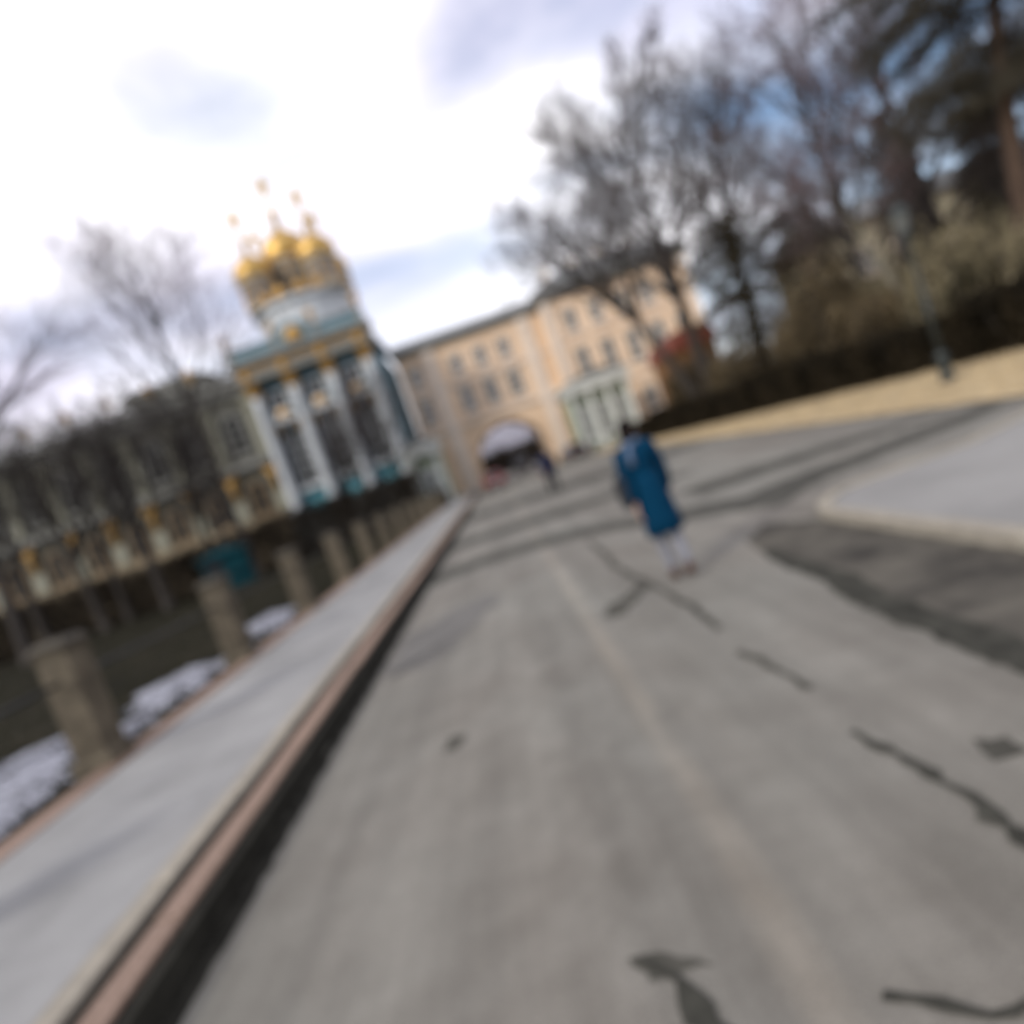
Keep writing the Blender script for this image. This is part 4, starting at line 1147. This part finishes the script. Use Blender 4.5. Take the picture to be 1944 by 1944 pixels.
# ------------------------------------------------------------------ cars
TYRE = mat('tyre', (0.02, 0.02, 0.02), 0.85, 0.2, 8)
RIM = mat('rim', (0.35, 0.36, 0.37), 0.35, 0.15, 8, metal=0.7)
CARGLASS = mat('car_glass', (0.015, 0.017, 0.019), 0.08, 0.1, 2, spec=0.6)
LIGHTR = mat('tail_lens', (0.35, 0.015, 0.012), 0.3, 0.15, 6)
LIGHTW = mat('head_lens', (0.6, 0.6, 0.6), 0.15, 0.1, 6)
PLATE = mat('number_plate', (0.6, 0.6, 0.58), 0.5, 0.05, 6)
BLACKP = mat('black_plastic', (0.02, 0.02, 0.02), 0.6, 0.2, 6)
def car(label, loc, rz, paint, L=4.0, W=1.68, H=1.48, van=False):
    t = thing('van' if van else 'car', label, 'van' if van else 'car', loc, rz)
    # side outline, front at +y
    lo = [(-L / 2 + .02, .30), (-L / 2 - .02, .55), (-L / 2 + .04, .88), (-L / 2 + .12, .95), (L * .14, .93), (L * .36, .86), (L / 2 - .10, .74), (L / 2, .52), (L / 2 - .03, .28)]
    wheels_y = (-L * .315, L * .315)
    bot = []
    for wy in reversed(wheels_y):
        bot += [(wy + .36 * math.cos(math.pi * i / 8), .28 + .36 * math.sin(math.pi * i / 8)) for i in range(9)]
    outline = lo + bot
    bme = MB().prism_x(outline, -W / 2, W / 2).mesh('body', paint)
    bm = bmesh.new(); bm.from_mesh(bme)
    bmesh.ops.bevel(bm, geom=[e for e in bm.edges if abs(e.verts[0].co.x - e.verts[1].co.x) < 1e-5], offset=0.035, segments=2, affect='EDGES')
    bmesh.ops.triangulate(bm, faces=[f for f in bm.faces if len(f.verts) > 4]); bmesh.ops.recalc_face_normals(bm, faces=bm.faces[:])
    bm.to_mesh(bme); bm.free()
    b = link('body', bme, t)
    if van:
        cab = [(-L / 2 + .05, .94), (-L / 2 + .10, H - .08), (-L / 2 + .25, H), (L * .18, H), (L * .24, H - .06), (L * .38, .87)]
    else:
        cab = [(-L / 2 + .06, .94), (-L / 2 + .26, H - .12), (-L / 2 + .50, H - .02), (-L * .05, H), (L * .07, H - .06), (L * .25, .91)]
    n = len(cab)
    i0 = 0.16
    V = []
    for sx in (-1, 1):
        for (y, z) in cab:
            ins = i0 * (z - .9) / (H - .9)
            V.append((sx * (W / 2 - .04 - ins), y, z))
    F = [tuple(range(n)), tuple(reversed(range(n, 2 * n)))] + [(i, n + i, n + (i + 1) % n, (i + 1) % n) for i in range(n)]
    cb = recalc(MB().add(V, F).mesh('cabin', paint))
    bevel(cb, 0.03, 2)
    link('cabin', cb, t)
    def quad(name, P, m):
        recalc(MB().add(P, [(0, 1, 2, 3)]).build(name, m, t).data)
    zz = lambda z: W / 2 - .04 - i0 * (z - .9) / (H - .9)
    # rear window, windscreen, side windows: set just proud of the cabin
    y0, z0, y1, z1 = cab[0][0], cab[0][1], cab[1][0], cab[1][1]
    f = lambda t_: (y0 + (y1 - y0) * t_ - .012, z0 + (z1 - z0) * t_)
    (ya, za), (yb_, zb) = f(.16), f(.92)
    quad('rear_window', [(-zz(za) + .12, ya, za), (zz(za) - .12, ya, za), (zz(zb) - .12, yb_, zb), (-zz(zb) + .12, yb_, zb)], CARGLASS)
    y0, z0, y1, z1 = cab[-1][0], cab[-1][1], cab[-2][0], cab[-2][1]
    g_ = lambda t_: (y0 + (y1 - y0) * t_ + .02, z0 + (z1 - z0) * t_ + .006)
    (ya, za), (yb_, zb) = g_(.08), g_(.92)
    quad('windscreen', [(-zz(za) + .1, ya, za), (zz(za) - .1, ya, za), (zz(zb) - .1, yb_, zb), (-zz(zb) + .1, yb_, zb)], CARGLASS)
    for sx in (-1, 1):
        for (ya, yb2) in ((-L * .36, -L * .10), (-L * .08, L * .10)):
            za, zb = 1.0, H - .17
            quad('side_window', [(sx * (zz(za) + .012), ya, za), (sx * (zz(za) + .012), yb2 + (.05 if yb2 > 0 else 0), za), (sx * (zz(zb) + .012), yb2 - (.12 if yb2 > 0 else 0), zb), (sx * (zz(zb) + .012), ya + .12, zb)], CARGLASS)
        MB().box(sx * (W / 2 - .16) - .11, sx * (W / 2 - .16) + .11, -L / 2 - .045, -L / 2 + .02, .62, .86).build('tail_light', LIGHTR, t)
        MB().box(sx * (W / 2 - .22) - .17, sx * (W / 2 - .22) + .17, L / 2 - .10, L / 2 + .012, .58, .70).build('headlight', LIGHTW, t)
        MB().box(sx * (W / 2 + .08) - .09, sx * (W / 2 + .08) + .09, L * .17, L * .17 + .09, .95, 1.08).build('mirror', paint, t)
        for wy in wheels_y:
            prof = [(0.18, -.09), (0.29, -.10), (0.315, -.06), (0.315, .06), (0.29, .10), (0.18, .09)]
            w = MB().lathe(prof, 20).build('wheel', TYRE, t, (sx * (W / 2 - .11), wy, .315))
            w.rotation_euler = (0, R(90), 0)
            MB().lathe([(0.185, -.095), (0.19, -.05), (0.19, .05), (0.185, .095), (0.06, .11), (0.03, .11)], 14).build('rim', RIM, w)
    MB().box(-W / 2 + .05, W / 2 - .05, -L / 2 - .07, -L / 2 + .04, .30, .50).build('rear_bumper', BLACKP, t)
    MB().box(-W / 2 + .05, W / 2 - .05, L / 2 - .04, L / 2 + .05, .26, .45).build('front_bumper', BLACKP, t)
    MB().box(-.26, .26, -L / 2 - .06, -L / 2 - .03, .62, .74).build('number_plate', PLATE, t)
    return t
CARRED = mat('red_paint', (0.12, 0.014, 0.012), 0.3, 0.1, 2, spec=0.5)
CARBLK = mat('black_paint', (0.012, 0.012, 0.014), 0.3, 0.1, 2, spec=0.5)
CARDRK = mat('dark_grey_paint', (0.022, 0.023, 0.026), 0.35, 0.1, 2, spec=0.5)
car('small dark red hatchback driving towards the archway', (-0.35, 53, 0.0), 0.02, CARRED)
car('black car parked by the right pier of the archway', (7.3, 61, 0.0), 0.1, CARBLK, L=4.4, H=1.45)
car('dark grey van in the shade beyond the archway', (3.4, 84, 0.0), -0.03, CARDRK, L=5.0, W=2.0, H=2.3, van=True)

# ------------------------------------------------------------------ people
SKINM = mat('skin', (0.42, 0.25, 0.18), 0.55, 0.08, 6)
HAIR = mat('dark_hair', (0.010, 0.007, 0.006), 0.75, 0.4, 40, bump=0.6, spec=0.1, stretch=(1, 1, .15))
EYEM = mat('eye_dark', (0.02, 0.015, 0.012), 0.2, 0.1, 5)
LIP = mat('lip', (0.36, 0.14, 0.12), 0.5, 0.1, 5)
def person(label, loc, rz, h, coat_m, trs_m, shoe_m, scarf_m=None, hair_m=HAIR, stride=0.16, coat_len=0.52, swing=0.12, bag=None):
    k = h / 1.70
    t = thing('person', label, 'person', loc, rz)
    S = lambda *p: tuple(c * k for c in p)
    hipz, kn, an = 0.90, 0.49, 0.085
    lf = {}
    for s, dy in ((-1, stride), (1, -stride)):
        hip = (s * .085, 0, hipz - .03)
        knee = (s * .085, dy * .62 + (.03 if dy > 0 else .05), kn + .01)
        ankle = (s * .08, dy * 1.0 - (.05 if dy < 0 else 0), an + (.05 if dy < 0 else 0))
        toe = (s * .095, ankle[1] + .15, 0.045)
        lf[s] = (hip, knee, ankle, toe)
    V = [(0, 0, .95), (0, 0, 1.10), (0, .01, 1.27), (0, .005, 1.40), (0, .02, 1.475), (0, .03, 1.55), (0, .035, 1.62)]
    rad = [.145, .125, .150, .085, .055, .085, .070]
    E = [(0, 1), (1, 2), (2, 3), (3, 4), (4, 5), (5, 6)]
    arms = {}
    for s, dy in ((-1, -swing), (1, swing)):
        sh = (s * .185, 0, 1.375); el = (s * .235, dy * .5 - .03, 1.10); wr = (s * .235, dy * 1.3 + .05, .86); hn = (s * .232, dy * 1.5 + .07, .79)
        arms[s] = (sh, el, wr, hn)
        b = len(V); V += [sh, el, wr, hn]; rad += [.062, .046, .032, (.042, .022)]
        E += [(3, b), (b, b + 1), (b + 1, b + 2), (b + 2, b + 3)]
    for s in (-1, 1):
        b = len(V); V += list(lf[s]); rad += [.085, .055, .026, .012]
        E += [(0, b), (b, b + 1), (b + 1, b + 2), (b + 2, b + 3)]
    body = link('body', skin_mesh('body', [S(*v) for v in V], E, [tuple(x * k for x in r) if hasattr(r, '__len__') else r * k for r in rad], SKINM, 2), t)
    # five bent fingers on each hand, rooted in the palm
    for s in (-1, 1):
        hx, hy, hz = arms[s][3]
        fm = MB()
        for q, (oy, ln) in enumerate(((.028, .072), (.010, .082), (-.009, .076), (-.026, .060))):
            fm.tube([S(hx, hy + oy, hz - .02), S(hx, hy + oy, hz - .03 - ln * .45), S(hx - s * .012, hy + oy + .004, hz - .03 - ln * .75), S(hx - s * .028, hy + oy + .006, hz - .03 - ln * .98)], [.0095 * k, .009 * k, .008 * k, .006 * k], 6)
        fm.tube([S(hx, hy + .03, hz + .03), S(hx - s * .01, hy + .055, hz + .005), S(hx - s * .018, hy + .062, hz - .03)], [.011 * k, .010 * k, .007 * k], 6)
        fm.build('fingers', SKINM, t, smooth=True)
    # face
    fc = MB()
    fc.tube([S(0, .098, 1.575), S(0, .122, 1.545), S(0, .126, 1.532)], [.010 * k, .013 * k, .012 * k], 6)
    fc.build('nose', SKINM, t, smooth=True)
    for s in (-1, 1):
        MB().lathe([(0.001, -.010), (.009, -.006), (.0115, 0), (.009, .006), (.001, .010)], 8, 0, 0, 0, k, k).build('eye', EYEM, t, S(s * .031, .098, 1.572))
        MB().tube([S(s * .086, .02, 1.585), S(s * .096, .012, 1.565), S(s * .088, .02, 1.535)], [.010 * k, .014 * k, .008 * k], 6).build('ear', SKINM, t, smooth=True)
    MB().tube([S(-.024, .100, 1.502), S(0, .108, 1.500), S(.024, .100, 1.502)], [.004 * k, .008 * k, .004 * k], 5).build('mouth', LIP, t)
    # hair: a shell over the back and top of the head
    hm = MB()
    n = 16
    rows = [(0.02, 1.715), (0.062, 1.700), (0.092, 1.665), (0.105, 1.61), (0.107, 1.555), (0.098, 1.50), (0.075, 1.455), (0.05, 1.44)]
    for (r_, z_) in rows:
        for q in range(n):
            a = 2 * math.pi * q / n
            fy = math.sin(a)
            cut = 0.0
            if fy > 0.25 and z_ < 1.62:
                cut = 1
            rr = r_ * (1 + 0.05 * math.sin(q * 5 + z_ * 40)) * (0.62 if cut else 1)
            hm.v.append(S(rr * math.cos(a) * .88, rr * fy * 1.0 + .012, z_))
    for i in range(len(rows) - 1):
        for q in range(n):
            hm.f.append((i * n + q, (i + 1) * n + q, (i + 1) * n + (q + 1) % n, i * n + (q + 1) % n))
    hm.f.append(tuple(range(n)))
    hm.build('hair', hair_m, t, smooth=True)
    # trousers and shoes
    V2 = [(0, 0, .98), (0, 0, .90)]; r2 = [.140, .150]; E2 = [(0, 1)]
    for s in (-1, 1):
        hp, kq, aq, tq = lf[s]
        b = len(V2); V2 += [hp, kq, (aq[0], aq[1] - .005, aq[2] + .10), (aq[0], aq[1], aq[2] - .01)]; r2 += [.105, .076, .062, .062]
        E2 += [(1, b), (b, b + 1), (b + 1, b + 2), (b + 2, b + 3)]
    link('trousers', skin_mesh('trousers', [S(*v) for v in V2], E2, [r * k for r in r2], trs_m, 2), t)
    for s in (-1, 1):
        aq, tq = lf[s][2], lf[s][3]
        lift = aq[2] - an
        sh_ = MB()
        for (yy, hw, zt) in ((-.075, .028, .075), (-.06, .040, .105), (-.01, .044, .115), (.05, .045, .085), (.11, .048, .065), (.165, .040, .052), (.195, .018, .038)):
            lz = lift * max(0.0, 1 - (yy + .075) / .2)
            for q in range(8):
                a = 2 * math.pi * q / 8
                sh_.v.append(S(aq[0] + hw * math.cos(a), aq[1] + yy, lz + (zt / 2) + (zt / 2) * max(-1, 1.25 * math.sin(a)) * (1 if math.sin(a) > 0 else 1) ))
        for r_ in range(6):
            for q in range(8):
                sh_.f.append((r_ * 8 + q, r_ * 8 + (q + 1) % 8, (r_ + 1) * 8 + (q + 1) % 8, (r_ + 1) * 8 + q))
        sh_.f += [tuple(range(8)), tuple(range(48, 56))]
        recalc(sh_.build('shoe', shoe_m, t, smooth=True).data)
    # coat: body and sleeves in one surface, skirt flaring below the waist
    V3 = [(0, 0, .98), (0, 0, 1.10), (0, .01, 1.27), (0, .005, 1.41), (0, .02, 1.465)]
    r3 = [.165, .160, .180, .115, .085]
    E3 = [(0, 1), (1, 2), (2, 3), (3, 4)]
    for s in (-1, 1):
        sh, el, wr, hn = arms[s]
        b = len(V3); V3 += [sh, el, (wr[0], wr[1], wr[2] + .02)]; r3 += [.090, .070, .056]
        E3 += [(3, b), (b, b + 1), (b + 1, b + 2)]
    coat = link('coat', skin_mesh('coat', [S(*v) for v in V3], E3, [r * k for r in r3], coat_m, 2), t)
    sk = MB()
    n = 24
    rows = 6
    for i in range(rows):
        f_ = i / (rows - 1)
        z = 1.13 + (coat_len - 1.13) * f_
        for q in range(n):
            a = 2 * math.pi * q / n
            rr = (.164 + .052 * f_ ** 0.8) * (1 + .035 * f_ * math.sin(5 * a + 1))
            sk.v.append(S(rr * math.cos(a), rr * (.95 - .06 * f_) * math.sin(a), z))
    for i in range(rows - 1):
        for q in range(n):
            sk.f.append((i * n + q, i * n + (q + 1) % n, (i + 1) * n + (q + 1) % n, (i + 1) * n + q))
    so = sk.mesh('coat_skirt', coat_m, True)
    bm = bmesh.new(); bm.from_mesh(so); bmesh.ops.solidify(bm, geom=bm.faces[:], thickness=0.012); bm.to_mesh(so); bm.free()
    link('coat_skirt', so, coat)
    if scarf_m:
        mb = MB()
        ring = [S(.088 * math.cos(2 * math.pi * q / 16), .088 * math.sin(2 * math.pi * q / 16) + .012, 1.462 + .012 * math.sin(q)) for q in range(17)]
        mb.tube(ring, .032 * k, 7)
        mb.tube([S(-.05, -.09, 1.45), S(-.09, -.175, 1.36), S(-.10, -.195, 1.25)], [.028 * k, .034 * k, .036 * k], 6)
        mb.build('scarf', scarf_m, t, smooth=True)
    if bag:
        b = bevel(MB().box(-.06 * k, .06 * k, -.13 * k, .13 * k, -.16 * k, .16 * k).mesh('bag', bag), .02, 2)
        bo = link('bag', b, t, S(-.30, -.02, 1.02))
        MB().tube([S(0, -.1, .15), S(.10, -.06, .30), S(.16, 0, .42), S(.10, .06, .30), S(0, .1, .15)], .012 * k, 5).build('strap', bag, bo)
    return t
BLUE = mat('blue_coat', (0.0005, 0.029, 0.066), 0.85, 0.25, 8, bump=0.3, spec=0.08)
NAVY = mat('navy_coat', (0.010, 0.012, 0.032), 0.8, 0.2, 8)
PALEJ = mat('pale_jeans', (0.20, 0.205, 0.235), 0.85, 0.15, 12)
BLKT = mat('black_trousers', (0.014, 0.014, 0.015), 0.85, 0.2, 8)
BROWN = mat('brown_leather', (0.065, 0.024, 0.013), 0.7, 0.2, 8)
SCARF = mat('pale_blue_scarf', (0.09, 0.13, 0.20), 0.9, 0.2, 10)
BAGM = mat('black_bag', (0.010, 0.012, 0.016), 0.6, 0.2, 8)
wk = person('walker in a long blue coat, pale trousers and brown shoes', (1.44, 6.50, 0.004), R(-4), 1.68, BLUE, PALEJ, BROWN, SCARF, stride=0.07, coat_len=0.50, bag=BAGM)
wk.rotation_euler.y = R(-3.5)
wk.scale = (0.86, 0.92, 1.0)
nv = person('distant walker in dark navy clothes near the archway', (1.92, 25.0, 0.005), R(6), 1.80, NAVY, BLKT, BLKT, None, stride=0.17, coat_len=0.72)
nv.scale = (1.2, 1.15, 1.0)
